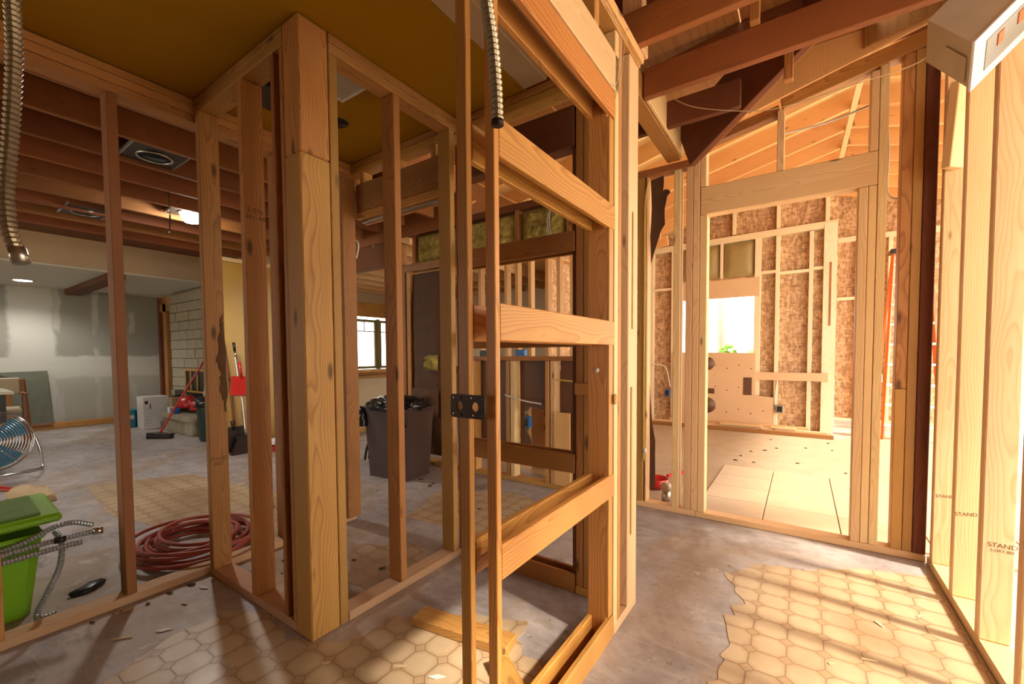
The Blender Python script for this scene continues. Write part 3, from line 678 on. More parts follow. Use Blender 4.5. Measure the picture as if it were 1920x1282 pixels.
while z < 2.18:
    x = -9.07; h = .155
    while x < -7.02:
        w = min(rs.uniform(.22, .42), -7.02-x); bx('stone_block', x+.004, x+w-.004, 2.762-rs.uniform(0, .012), 2.80, z+.004, z+h-.004, STONE, fp, .006); x += w
    z += h
z = .0
for x0, x1 in ((-9.07, -8.5), (-7.7, -7.02)):
    for k in range(6): bx('stone_block', x0+.004, x1-.004, 2.764-rs.uniform(0, .01), 2.80, .004+k*.157, .155+k*.157, STONE, fp, .006)
bx('firebox', -8.49, -7.71, 2.775, 2.799, .25, .93, BLACKP, fp); 
for a in ((-8.50, -7.70, .90, .945), (-8.50, -7.70, .55, .58)): bx('brass_trim', a[0], a[1], 2.755, 2.774, a[2], a[3], YELL, fp)
for x in (-8.5, -8.28, -8.02, -7.74): bx('brass_trim', x, x+.03, 2.755, 2.774, .58, .90, YELL, fp)
hr = thing('stone_hearth', (-7.9, 2.55, 0), 'low cream stone hearth ledge in front of the fireplace', 'hearth')
for k in range(4): bx('stone_block', -8.15+k*.26, -7.895+k*.26, 2.36, 2.74, .002, .20, STONE, hr, .006); bx('cap_stone', -8.17+k*.265, -7.91+k*.265, 2.33, 2.745, .202, .28, STONE, hr, .006)
cl = bx('ceiling_lower', -9.9, -7.42, -3.2, 2.95, 2.232, 2.26, WHITE); tag(cl, 'low white ceiling over the far end of the dim room', 'ceiling', 'structure')
so = bx('soffit_wall', -7.41, -7.38, -3.2, 2.95, 2.232, 2.75, PALE, axis=1); tag(so, 'tan drywall soffit face below the dark joists', 'wall', 'structure')
bx('corner_bead', -7.377, -7.37, -3.2, 2.95, 2.228, 2.25, WHITE, so)
cb = bx('ceiling_beam', -9.85, -7.45, 1.62, 1.80, 2.15, 2.23, OLD); tag(cb, 'dark wooden beam crossing the low white ceiling', 'beam', 'structure')
jl = thing('ceiling_left', (-5, 0, 2.44), 'dark red joists over the dim room with the fan', 'ceiling', 'structure')
for k in range(9):
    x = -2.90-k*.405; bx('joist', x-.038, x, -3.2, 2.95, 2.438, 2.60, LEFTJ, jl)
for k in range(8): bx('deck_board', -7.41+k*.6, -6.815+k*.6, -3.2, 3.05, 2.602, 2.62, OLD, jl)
ye = thing('wall_yellow', (-5.7, 2.6, 0), 'yellow painted wall stub behind shovel and broom', 'wall', 'structure')
bx('panel', -5.74, -5.70, 2.24, 2.92, .001, 2.27, YELL, ye); bx('top_cap', -5.76, -5.68, 2.22, 2.94, 2.272, 2.32, PINE, ye)
beam('loose_strip', (-5.66, 2.90, .50), (-5.60, 2.80, .02), .06, .015, GOLD, ye); bx('frayed_edge', -5.74, -5.69, 2.922, 2.95, .001, 2.27, KRAFT, ye)
wk = thing('wall_front_left', (-6, -3.2, 0), 'unseen outer wall of the dim room with a broad gap added for daylight', 'wall', 'structure')
bx('panel', -9.9, -7.2, -3.3, -3.2, .0, 2.6, PALE, wk); bx('panel', -7.2, -3.6, -3.3, -3.2, 0, .8, PALE, wk); bx('panel', -7.2, -3.6, -3.3, -3.2, 2.1, 2.6, PALE, wk); bx('panel', -3.6, -2.6, -3.3, -3.2, 0, 2.6, PALE, wk)  # broad gap added out of view to let daylight in
wv_ = bx('wall_side_left', -2.64, -2.55, -3.2, -1.64, 0, 2.6, PALE, axis=2); tag(wv_, 'drywall end of the dim room out beyond the studs', 'wall', 'structure')
# window room
hw = thing('wall_half', (-5.4, 4, 0), 'cream half wall below the small windows', 'wall', 'structure')
bx('panel', -5.50, -5.40, 3.30, 6.4, .001, .80, HALF, hw, axis=1); bx('base_board', -5.398, -5.38, 3.30, 6.4, .001, .06, FIR, hw)
for k, (x, z) in enumerate(((-5.44, .802), (-5.46, .842), (-5.43, .882))): bx('sill_board', x-.10, x+.10, 3.4+.1*k, 6.2, z, z+.038, FIR if k != 1 else RED, hw)
wi = thing('window_1', (-6.95, 5.5, .88), 'pair of olive framed windows with small top panes above the half wall', 'window', 'structure')
def sash(y0, y1, z0, z1, x):
    t = .05
    fr = bx('sash', x-.04, x, y0, y0+t, z0, z1, FRAMEW, wi); bx('sash', x-.04, x, y1-t, y1, z0, z1, FRAMEW, wi)
    bx('sash', x-.04, x, y0+t, y1-t, z0, z0+t, FRAMEW, wi); bx('sash', x-.04, x, y0+t, y1-t, z1-t, z1, FRAMEW, wi)
    bx('muntin', x-.03, x-.01, y0+t, y1-t, z1-.24, z1-.22, FRAMEW, wi)
    for k in (1, 2): yy = y0+t+(y1-y0-2*t)*k/3; bx('muntin', x-.03, x-.01, yy-.008, yy+.008, z1-.22, z1-t, FRAMEW, wi)
    bx('pane', x-.022, x-.018, y0+t, y1-t, z0+t, z1-t, GLASS, wi, .0005)
sash(4.66, 5.44, .88, 1.83, -6.95); sash(5.50, 6.28, .88, 1.83, -6.95)
bx('mullion', -7.0, -6.93, 5.44, 5.50, .86, 1.85, FRAMEW, wi)
ww = thing('wall_window', (-7, 5, 0), 'wall around the small olive framed windows', 'wall', 'structure')
bx('panel', -7.1, -7.0, 3.0, 4.66, 0, 2.6, HALF, ww); bx('panel', -7.1, -7.0, 6.28, 6.9, 0, 2.6, HALF, ww); bx('panel', -7.1, -7.0, 4.66, 6.28, 0, .87, HALF, ww); bx('panel', -7.1, -7.0, 4.66, 6.28, 1.95, 2.6, HALF, ww)
bx('header', -6.99, -6.92, 4.4, 6.5, 1.88, 2.15, FIR, ww); bx('board', -5.9, -5.85, 3.05, 3.4, .001, 2.5, OLD, ww)
wj = bx('wall_window_room', -7.1, -2.94, 6.8, 6.9, 0, 2.7, HALF, axis=2); tag(wj, 'cream wall closing the room with the small windows', 'wall', 'structure')
cw = thing('ceiling_window_room', (-5, 5, 2.5), 'pale joists over the room with the small windows', 'ceiling', 'structure')
for k in range(9): bx('joist', -6.9+k*.42, -6.862+k*.42, 3.06, 6.8, 2.33, 2.47, PINE, cw)
for k in range(5): bx('deck_board', -7.1+k*.86, -6.245+k*.86, 3.06, 6.9, 2.472, 2.49, PLYW, cw)
bx('beam', -7.0, -3.6, 3.06, 3.13, 2.10, 2.40, OLD, cw); bx('beam', -4.3, -2.6, 2.25, 2.30, 2.30, 2.60, OLD, cw)

# ================================================================== CEILING FITTINGS
v = thing('ceiling_vent', (-1.84, 1.26, 2.435), 'white louvred vent in the mustard ceiling', 'vent')
bx('frame', -1.96, -1.72, 1.17, 1.19, 2.43, 2.440, WHITEP, v); bx('frame', -1.96, -1.72, 1.33, 1.35, 2.43, 2.440, WHITEP, v); bx('frame', -1.96, -1.94, 1.19, 1.33, 2.43, 2.440, WHITEP, v); bx('frame', -1.74, -1.72, 1.19, 1.33, 2.43, 2.440, WHITEP, v)
for k in range(6): beam('louvre', (-1.94, 1.20+k*.024, 2.434), (-1.74, 1.20+k*.024, 2.434), .02, .003, DIRTYW, v, up=(0, .5, 1), ch=.0005)
o = lathe('ceiling_hole_disc', [(.055, 0), (.06, .003), (.06, .004)], BLACKP, None, (-2.16, 1.45, 2.436), 18); tag(o, 'black disc for the shade of a round hole in the mustard ceiling', 'hole')  # black disc under the ceiling, shade of a hole put into colour
vb = thing('ceiling_box', (-2.2, 1.08, 2.43), 'black square duct opening in the ceiling above the studs', 'duct')
bx('housing', -2.28, -2.08, 1.0, 1.15, 2.40, 2.440, BLACKP, vb); bx('rim', -2.29, -2.07, .99, 1.0, 2.43, 2.440, CHIP, vb)
def can(loc, label, lit):
    t = thing('recessed_light', loc, label, 'lamp', group='recessed lights in the joists'); x, y, z = loc
    bx('pan', x-.17, x+.17, y-.14, y+.14, z, z+.006, PANM, t, .001)
    lathe('can', [(.085, -.003), (.09, .09), (.08, .1)], BLACKM if not lit else STEEL, t, (x, y, z-.004), 20)
    tube('trim_ring', [(x+.092*math.cos(a_*math.pi/12), y+.092*math.sin(a_*math.pi/12), z-.006) for a_ in range(25)], .007, STEEL, t, 1, 6, caps=False)
    for s in (-1, 1): bx('hanger_bar', x-.2, x+.2, y+s*.145-.006, y+s*.145+.006, z+.002, z+.022, STEEL, t, .001)
    if lit: lathe('lens', [(.0, -.10), (.05, -.088), (.082, -.04), (.088, -.005)], LEDW, t, (x, y, z), 18)
    return t
can((-3.55, 1.03, 2.46), 'square metal recessed light housing nearest the closet, unlit', False)
can((-5.42, 1.05, 2.46), 'small metal light housing deep in the dark joists, unlit', False)
can((-4.70, 1.62, 2.47), 'glaring lit recessed lamp among the dark joists', True)
dl = thing('disc_light', (-9.36, 1.12, 2.23), 'oval lit disc lamp in the low white ceiling', 'lamp')
lathe('trim', [(.11, 0), (.115, .008), (.09, .012)], WHITEP, dl, (-9.05, 1.085, 2.218), 24); lathe('lens', [(.0, -.004), (.09, -.002), (.09, .001)], LEDD, dl, (-9.05, 1.085, 2.218), 24)
for (x, y, e) in ((-4.70, 1.62, 55), (-9.05, 1.085, 60)):
    ld = bpy.data.lights.new('lamp_glow', 'SPOT'); ld.energy = e; ld.spot_size = math.radians(150); ld.spot_blend = .6; ld.shadow_soft_size = .06; ld.color = (1, .96, .9)
    lo = bpy.data.objects.new('lamp_glow', ld); COL.objects.link(lo); lo.location = (x, y, 2.30 if x > -6 else 2.20)

# ------------------------------------------------------------------ hanging conduits and wires
c1 = thing('flexible_conduit', (-1.44, .17, 2.2), 'ribbed metal conduit hanging at the far left with a crimped end', 'conduit', group='hanging metal conduits')
tube('hose', [(-1.45, .19, 2.44), (-1.445, .18, 2.0), (-1.444, .178, 1.927), (-1.437, .177, 1.81), (-1.441, .166, 1.635), (-1.446, .157, 1.518), (-1.443, .156, 1.448), (-1.435, .159, 1.407), (-1.424, .165, 1.376)], .0128, FLEXM, c1, 10, 12, .15, .0125)
tube('end_clamp', [(-1.426, .164, 1.382), (-1.416, .169, 1.352)], .0155, STEEL, c1, seg=10); bx('clamp_screw', -1.452, -1.438, .155, .163, 1.376, 1.384, STEEL, c1, .001)
c2 = thing('flexible_conduit', (-.55, .745, 2.1), 'ribbed metal conduit hanging in front of the foreground frame slats', 'conduit', group='hanging metal conduits')
tube('hose', [(-.60, .735, 2.46), (-.585, .738, 2.1), (-.574, .739, 1.986), (-.566, .74, 1.896), (-.554, .744, 1.805), (-.546, .745, 1.715), (-.542, .744, 1.636)], .0125, FLEXM, c2, 12, 12, .15, .0125)
tube('end_ring', [(-.542, .744, 1.640), (-.5418, .744, 1.630)], .0135, DSTEEL, c2, seg=12)
c3 = tube('flexible_conduit', [(-1.62, 3.0, 2.45), (-1.70, 3.02, 2.25), (-1.68, 3.03, 2.05)], .012, STEEL, None, 8, 8, .08, .014); tag(c3, 'short grey conduit dangling past the yellow insulation', 'conduit', None, 'hanging metal conduits')
def wire(pts, label, mat=WIRE, r=.003, k=8, cat='cable', group=None): return tag(tube('electric_cable', pts, r, mat, None, k, 6), label, cat, None, group)
wire([(-.69, 2.6, 2.66), (-.53, 2.6, 2.53), (-.26, 2.6, 2.42), (-.1, 2.6, 2.39), (.18, 2.6, 2.40), (.43, 2.6, 2.43), (.50, 2.3, 2.46)], 'thin cable strung across below the hallway joists', CHIP, .0022)
wire([(-.62, 1.35, 2.43), (-.59, 1.6, 2.36), (-.605, 1.62, 2.2), (-.608, 1.57, 2.16)], 'two loops of thin wire on the sunlit header end', WIRE, .0011)
wire([(-.64, 2.05, 2.5), (-.60, 1.72, 2.45), (-.602, 1.66, 2.25), (-.606, 1.60, 2.12)], 'thin wire trailing from the girder to the header', CHIP, .0011)
wire([(-.93, 3.125, 2.40), (-.955, 3.12, 2.2), (-.955, 3.12, 1.6), (-.958, 3.122, 1.0), (-.955, 3.12, .35)], 'yellow cable stapled down the stud beside the torn paper', YWIRE, .006)
wire([(-.86, 1.8875, 2.2), (-.855, 1.888, 1.98), (-.86, 1.8875, 1.88)], 'white cable drooping beside the double studs', WIRE, .0025)
wire([(-1.0, 3.225, 2.462), (-.92, 3.24, 2.50), (-.82, 3.225, 2.465)], 'white cable loop under the first rafters', WIRE, .006)
wire([(-.98, 3.224, 2.45), (-.90, 3.225, 2.40), (-.86, 3.23, 2.38)], 'bright wire ends poking out near the back wall corner', WIRE, .005)
wire([(-.13, 3.224, 2.52), (.10, 3.24, 2.53), (.31, 3.224, 2.56)], 'pair of pale cables drilled through the doorway cripples', WIRE, .006)
wire([(.365, 3.224, 2.55), (.385, 3.226, 2.3), (.385, 3.226, 2.05), (.44, 3.224, 2.0)], 'looped cable between the right-hand doorway studs', WIRE, .006)
wire([(-2.15, 7.1, .95), (-1.85, 7.12, .93), (-1.76, 7.12, .6)], 'cable running along the far studs to a blue box', WIRE, .009)
wire([(-.28, 7.13, .78), (-.31, 7.12, .5), (-.30, 7.12, .36)], 'cable dropping to the grey outlet box on the far wall', WIRE, .009)
wire([(-2.2, 3.10, .78), (-2.0, 3.09, .74), (-1.82, 3.10, .72)], 'pair of cables across the hardboard above its ragged hole', WIRE, .007)
wire([(-1.68, 3.10, .93), (-1.5, 3.08, .92), (-1.36, 3.1, .88)], 'yellow cable poking through the dark hardboard', YWIRE, .007)
wire([(-4.135, 1.28, 2.44), (-4.14, 1.28, 2.30), (-4.16, 1.29, 2.26), (-4.15, 1.28, 2.12)], 'shiny copper wire dangling below the dark joists', CHROME, .006)
wire([(-3.25, 2.3, 2.36), (-3.24, 2.3, 2.18), (-3.16, 2.3, 2.1), (-3.19, 2.3, 1.98)], 'frayed white cable hanging in the doorway behind the closet', WIRE, .006)
wire([(-3.24, 2.3, 2.2), (-3.30, 2.3, 2.08), (-3.26, 2.31, 2.0)], 'second frayed cable end hanging in the doorway behind the closet', WIRE, .006)
hc = tag(tube('flexible_duct', [(-.62, 2.12, 2.74), (-.45, 2.13, 2.68), (-.30, 2.14, 2.70), (-.15, 2.14, 2.80)], .012, GREYM, None, 8, 8), 'grey cable curving between the hallway joists', 'cable')

# ------------------------------------------------------------------ old ceiling light box, upper right
q = 1.42/1.75
fxm = thing('light_fixture', (.40, 2.0, 1.9), 'old scuffed enamel light box hanging tilted at the upper right', 'light fixture')
def P8(name, pts, mat, parent):
    ctr = sum((Vector(p) for p in pts), Vector())/8; vs = [Vector(p)-ctr for p in pts]
    return meshobj(name, vs, [[0, 1, 2, 3], [7, 6, 5, 4], [0, 4, 5, 1], [1, 5, 6, 2], [2, 6, 7, 3], [3, 7, 4, 0]], mat, parent, Matrix.Translation(ctr))
V0 = Vector((.384, 1.759, 2.017)); va = Vector((-.069, .156, .189)); vb_ = Vector((.014, .091, -.085)); vc = Vector((.178, .156, .225))
def para(name, o, a, b, c_, mat, parent): return P8(name, [o, o+a, o+a+b, o+b, o+c_, o+a+c_, o+a+b+c_, o+b+c_], mat, parent)
para('housing', V0, va, vb_, vc, DIRTYW, fxm)
nP = vb_.cross(vc).normalized(); nP = nP if nP.dot(V0-Vector((0, 0, 1.145))) < 0 else -nP
fpl = para('face_frame', V0-vb_*.04-vc*.02+nP*.002, nP*.006, vb_*1.10, vc*1.05, WHITEP, fxm)
para('lens_panel', V0+vb_*.20+vc*.15+nP*.008, nP*.002, vb_*.66, vc*.80, GREYP, fpl)
for s_, t_ in ((.30, .30), (.58, .28)): para('orange_tab', V0+vb_*t_+vc*s_+nP*.0105, nP*.002, vb_*.25, vc*.08, ORANGE, fpl)
nE = va.cross(vb_).normalized(); nE = nE if nE.dot(V0-Vector((0, 0, 1.145))) < 0 else -nE
para('end_flap', V0+va*.08+vb_*.35+nE*.001, nE*.002, va*.45, vb_*.55, DIRTYW, fxm)

# ================================================================== THINGS IN THE DIM ROOM (left)
def coil(name, cx, cy, r0, r1, n, rr, mat, seed):
    rn = random.Random(seed); pts = []
    for i in range(n*12+1):
        a = i*math.pi/6; f = i/(n*12); r = r0+(r1-r0)*(.5+.5*math.sin(f*23))+rn.uniform(-.01, .01)
        pts.append((cx+r*1.12*math.cos(a)+.05*math.sin(f*9), cy+r*math.sin(a)*.95+.05*math.cos(f*13), rr+.005+f*.085+.008*math.sin(a*1.3)))
    return tube(name, pts, rr, mat, None, 4, 8)
tag(coil('air_hose', -2.985, .99, .20, .30, 9, .011, HOSEM, 4), 'coiled red rubber hose on the floor behind the left stud wall', 'hose')
gb = thing('storage_tote', (-2.98, .12, 0), 'lime green plastic tote with a loose lid at the left edge', 'tote')
taper('tub', -2.985, .11, .002, .37, (.185, .20), (.225, .245), GREENP, gb); bx('rim', -3.22, -2.755, -.14, .36, .345, .37, GREENP, gb, .008)
ldm = beam('lid', (-3.02, -.30, .395), (-3.0, .42, .425), .50, .038, GREENP, gb, ch=.012); beam('lid_recess', (-3.02, -.26, .418), (-3.0, .36, .446), .40, .012, GREENR, gb, ch=.004)
cg = 'loose conduits on the green tote'
def flex(pts, label, r=.0105): return tag(tube('flexible_conduit', pts, r*1.05, FLEXG, None, 8, 10, .14, .011), label, 'conduit', None, cg)
flex([(-2.735, .05, .31), (-2.735, .20, .33), (-2.73, .30, .355), (-2.725, .38, .39), (-2.715, .44, .395), (-2.68, .50, .37)], 'upper grey conduit arching over the lip of the green tote')
flex([(-2.71, .05, .285), (-2.705, .22, .295), (-2.69, .36, .305), (-2.67, .46, .31)], 'lower grey conduit lying along the front of the green tote')
flex([(-2.775, .39, .36), (-2.745, .405, .30), (-2.745, .395, .2), (-2.745, .355, .1), (-2.73, .32, .03), (-2.70, .325, .014), (-2.69, .375, .02)], 'grey conduit drooping to the floor with an upturned end')
ec = thing('conduit_elbow', (-2.68, .44, .33), 'grey conduit with black tape and bright end fitting on the tote', 'conduit')
tube('hose', [(-2.70, .20, .325), (-2.70, .32, .335), (-2.69, .42, .34), (-2.665, .50, .345)], .0105, FLEXG, ec, 8, 10, .14, .011)
tube('tape', [(-2.695, .375, .337), (-2.691, .41, .339)], .0135, BLACKP, ec, seg=10); tube('fitting', [(-2.668, .495, .345), (-2.655, .525, .344)], .015, CHROME, ec, seg=10)
gl = bmesh.new()
def lump(name, loc, sx, sy, sz, mat, seed, sub=2, amp=.35, parent=None, rz=0):
    b_ = bmesh.new(); bmesh.ops.create_icosphere(b_, subdivisions=sub, radius=1); rn = random.Random(seed)
    for v_ in b_.verts:
        f_ = 1+rn.uniform(-amp, amp); v_.co = Vector((v_.co.x*sx*f_, v_.co.y*sy*f_, max(-sz*.3, v_.co.z*sz*f_)))
    me = bpy.data.meshes.new(name); b_.to_mesh(me); b_.free()
    for p in me.polygons: p.use_smooth = True
    return link(name, me, mat, parent, Matrix.Translation(loc) @ Matrix.Rotation(rz, 4, 'Z'))
tag(lump('work_glove', (-2.875, .50, .008), .035, .075, .02, BLACKP, 3, 2, .3, None, .5), 'crumpled black glove on the floor near the green tote', 'glove')
tag(lump('crumpled_paper', (-5.1, .60, .03), .22, .10, .08, CHIP, 8, 3, .22, None, .3), 'crumpled tan paper scrap behind the green tote', 'paper')
bl = thing('extension_cord', (-5.7, .5, 0), 'red cord leading from a short wood block at the left edge', 'cord')
bx('block', -6.0, -5.72, .40, .50, .001, .06, RAFT, bl); tube('cord', [(-5.72, .5, .02), (-5.5, .58, .012), (-5.62, .50, .012), (-6.0, .2, .012)], .01, REDP, bl)

# fan
FC = Vector((-6.45, .50, .33)); fr_ = Matrix.Rotation(math.radians(96), 3, 'Z') @ Matrix.Rotation(math.pi/2, 3, 'X')
fan = thing('floor_fan', (-6.45, .50, 0), 'round wire floor fan with blue blades', 'fan')
fM = Matrix.Translation(FC) @ Matrix.Rotation(math.radians(78), 4, 'Z') @ Matrix.Rotation(math.radians(82), 4, 'X')
def ring(name, r, z, t, mat, parent, seg=40):
    pts = [fM @ Vector((r*math.cos(a*2*math.pi/seg), r*math.sin(a*2*math.pi/seg), z)) for a in range(seg+1)]
    return tube(name, pts, t, mat, parent, 1, 6, caps=False)
for i in range(13): ring('grille_ring', .05+i*.0195, .06-.04*(i/12)**2, .0026, CHROME, fan)
ring('rim', .295, 0, .008, CHROME, fan)
for k in range(6):
    a = k*math.pi/3+.2; tube('grille_spoke', [fM @ Vector((.04*math.cos(a), .04*math.sin(a), .062)), fM @ Vector((.295*math.cos(a), .295*math.sin(a), .012))], .003, CHROME, fan, seg=6)
for k in range(4):
    a = k*math.pi/2+.6; q0 = [(.04, -.03), (.24, -.11), (.27, 0), (.24, .10), (.04, .03)]
    vs = [Vector((x*math.cos(a)-y*math.sin(a), x*math.sin(a)+y*math.cos(a), .0+y*.25)) for x, y in q0]; vs += [v_+Vector((0, 0, -.006)) for v_ in vs]
    meshobj('blade', vs, [[0, 1, 2, 3, 4], [9, 8, 7, 6, 5]]+[[i, (i+1) % 5, 5+(i+1) % 5, 5+i] for i in range(5)], BLUEF, fan, fM)
lathe('motor_hub', [(.0, .04), (.05, .035), (.06, -.06), (.045, -.12)], WHITEP, fan, tuple(FC), 16, (Matrix.Rotation(math.radians(78), 3, 'Z') @ Matrix.Rotation(math.radians(82), 3, 'X')))
tube('stand', [(-6.44, .80, .33), (-6.42, .83, .18), (-6.42, .84, .03), (-6.36, .80, .015), (-6.30, .60, .014), (-6.28, .35, .014)], .012, CHROME, fan, 8, 8)
tube('stand', [(-6.46, .20, .33), (-6.44, .17, .18), (-6.42, .16, .03), (-6.38, .2, .015), (-6.28, .36, .014)], .012, CHROME, fan, 8, 8)

# chair and table
ch = thing('dining_chair', (-8.5, .75, 0), 'teak armchair with cream seat pulled up to the dark table', 'chair')
for (x, y, z1, dx, dy) in ((-8.27, .95, .66, .02, 0), (-8.77, 1.0, .85, -.06, .06), (-8.27, .45, .66, .02, 0), (-8.77, .45, .85, -.06, .02)):
    beam('leg', (x+dx, y+dy, .002), (x, y, z1), .04, .045, CHAIRW, ch, ch=.008)
bx('seat', -8.78, -8.25, .46, .97, .42, .49, FABRIC, ch, .02); beam('backrest', (-8.78, .44, .76), (-8.78, .98, .76), .05, .22, FABRIC, ch, ch=.015)
beam('armrest', (-8.78, .985, .66), (-8.24, .96, .67), .05, .035, CHAIRW, ch, ch=.01); beam('armrest', (-8.78, .44, .66), (-8.24, .44, .67), .05, .035, CHAIRW, ch, ch=.01)
tb = thing('work_table', (-7.6, .2, 0), 'dark table with a pale edge at the left border', 'table')
bx('tabletop', -8.15, -7.2, -.9, .76, .735, .765, DIRTYW, tb); bx('apron', -8.1, -7.25, -.85, .70, .42, .734, BLACKP, tb)
for x in (-8.08, -7.30):
    for y in (-.8, .57): bx('leg', x, x+.05, y, y+.05, .001, .42, BLACKP, tb)
bx('papers', -7.75, -7.35, .35, .66, .7665, .775, TEAL, None); tag(bpy.data.objects['papers'], 'pale blue papers on the dark table', 'paper')
cr = thing('wooden_crate', (-9.2, .75, 0), 'wooden cabinet behind the chair topped by a black bag', 'crate')
bx('body', -9.5, -9.02, .35, .93, .002, .74, RAFT, cr); bx('panel', -9.019, -9.005, .42, .86, .3, .68, FIR, cr)
bag = lump('black_bag', (-9.15, .66, .80), .2, .30, .13, BLACKP, 5, 3, .06); tag(bag, 'black bag on top of the wooden cabinet', 'bag')
pt = thing('leaning_painting', (-9.75, 1.1, 0), 'grey green painting leaning on the drywall', 'painting')
beam('canvas', (-9.76, 1.13, .10), (-9.87, 1.11, .92), .56, .02, PICT, pt, up=(1, 0, 0)); beam('lower_edge', (-9.74, .86, .095), (-9.74, 1.41, .095), .04, .03, CHAIRW, pt)
for k in range(3): tag(bx('trim_board', -9.86+.03*k, -9.80+.03*k, .3+.1*k, 2.25-.12*k, .002, .10-.025*k, FIR), ['tall', 'middle', 'low'][k]+' loose trim board along the drywall base', 'board', None, 'trim boards along the drywall')

# clutter by the hearth
tw = 'teal packs by the white box'
for k, (y0, y1, lb) in enumerate(((2.10, 2.20, 'teal paper pack on the floor beside the drywall'), (2.21, 2.31, 'teal paper pack touching the tall white box'))):
    t = thing('paper_pack', (-8.95, (y0+y1)/2, 0), lb, 'pack', None, tw); bx('body', -9.05, -8.87, y0, y1, .002, .29, TEAL, t, .012); bx('label', -8.869, -8.866, y0+.02, y1-.02, .14, .2, PAPER, t, .0005)
wbx = thing('white_box', (-8.5, 2.3, 0), 'tall white carton beside the hearth', 'box')
bx('carton', -8.72, -8.42, 2.18, 2.50, .002, .51, WHITEP, wbx, .004); bx('symbol', -8.419, -8.417, 2.20, 2.24, .40, .45, BLACKP, wbx, .0005); bx('barcode', -8.419, -8.417, 2.26, 2.275, .32, .40, INK, wbx, .0005)
for k in range(3): bx('print_line', -8.419, -8.417, 2.20, 2.27, .10+.05*k, .105+.05*k, GREYP, wbx, .0005)
pb = thing('push_broom', (-7.37, 2.1, 0), 'push broom with red handle leaning over the hearth clutter', 'broom')
beam('head', (-7.5, 1.98, .06), (-7.22, 2.17, .05), .06, .05, BLACKP, pb); beam('bristles', (-7.5, 1.98, .022), (-7.22, 2.17, .022), .07, .04, DSTEEL, pb)
tube('handle', [(-7.36, 2.08, .08), (-7.40, 2.35, .55), (-7.43, 2.66, 1.07)], .014, REDP, pb, 4, 8)
hb = 'clutter on the hearth'
for nm, loc, s, m, lb, ct in (('red_sack', (-7.80, 2.56, .40), (.16, .13, .14), REDP, 'left slumped red sack on the hearth', 'sack'), ('red_sack', (-7.42, 2.58, .38), (.16, .12, .12), REDP, 'second slumped red sack nearer the corner stud', 'sack')):
    tag(lump(nm, loc, *s, m, len(lb), 3, .08), lb, ct, None, hb)
tag(bx('cardboard_box', -8.15, -8.0, 2.42, 2.62, .282, .50, CARD), 'tan cardboard box at the end of the hearth', 'box', None, hb)
tag(bx('black_case', -8.36, -8.22, 2.52, 2.66, .002, .52, BLACKP, None, .01), 'tall black case between white carton and hearth', 'case', None, hb)
tag(bx('tool_case', -8.5, -8.37, 2.56, 2.70, .002, .60, GREYM, None, .01), 'grey metal tool case behind the white carton', 'case', None, hb)
tag(bx('blue_box', -7.86, -7.74, 2.36, 2.44, .282, .36, BLUEP, None, .004), 'small blue box on the hearth edge', 'box', None, hb)
tag(bx('white_packet', -7.98, -7.89, 2.35, 2.41, .282, .37, PAPER, None, .004), 'small white packet beside the blue box', 'packet', None, hb)
tag(beam('plaster_panel', (-7.20, 2.60, .29), (-7.205, 2.67, .85), .16, .012, WHITEP, up=(1, 0, 0)), 'white panel scrap leaning at the firebox', 'panel', None, hb)
for k in range(3): tag(beam('flat_scrap', (-7.95+.1*k, 2.15, .012+.012*k), (-7.55+.05*k, 2.28-.05*k, .012+.012*k), .10, .011, CARD), ['lowest', 'middle', 'topmost'][k]+' flat board scrap before the hearth', 'scrap', None, 'board scraps by the hearth')
gc = thing('waste_bin', (-6.62, 2.29, 0), 'dark green waste bin with a black liner by the fireplace', 'bin')
lathe('drum', [(.13, 0), (.14, .02), (.16, .44), (.17, .46)], GREEND, gc, (-6.62, 2.43, .002), 20); lump('liner', (-6.62, 2.43, .50), .19, .19, .12, BAGM, 6, 3, .14, gc)

# shovel, broom, dustpan by the yellow wall
sh = thing('square_shovel', (-5.5, 2.2, 0), 'old square mouthed shovel leaning on the yellow wall', 'shovel')
tube('shaft', [(-5.52, 2.26, .33), (-5.57, 2.25, .75), (-5.66, 2.22, 1.36)], .017, OLD, sh, 4, 8)
P8('blade', [(-5.47, 2.14, .02), (-5.47, 2.36, .02), (-5.51, 2.36, .31), (-5.51, 2.14, .31), (-5.476, 2.14, .02), (-5.476, 2.36, .02), (-5.516, 2.36, .31), (-5.516, 2.14, .31)], DSTEEL, sh); tube('socket', [(-5.505, 2.25, .27), (-5.525, 2.24, .38)], .022, DSTEEL, sh, seg=8)
br = thing('upright_broom', (-5.4, 2.3, 0), 'upright broom with steel handle and dark bristles', 'broom')
tube('handle', [(-5.42, 2.335, .20), (-5.47, 2.32, .7), (-5.55, 2.30, 1.22)], .012, CHROME, br, 4, 8); tube('grip', [(-5.548, 2.301, 1.20), (-5.565, 2.298, 1.30)], .016, BLACKP, br, seg=8)
P8('bristles', [(-5.36, 2.16, .005), (-5.36, 2.46, .005), (-5.40, 2.40, .17), (-5.40, 2.24, .17), (-5.42, 2.16, .005), (-5.42, 2.46, .005), (-5.44, 2.40, .17), (-5.44, 2.24, .17)], DSTEEL, br); bx('cap', -5.445, -5.395, 2.23, 2.41, .17, .21, BLACKP, br, .006)
dp = thing('long_dustpan', (-5.4, 2.28, .68), 'red lobby dustpan hooked on the broom handle', 'dustpan')
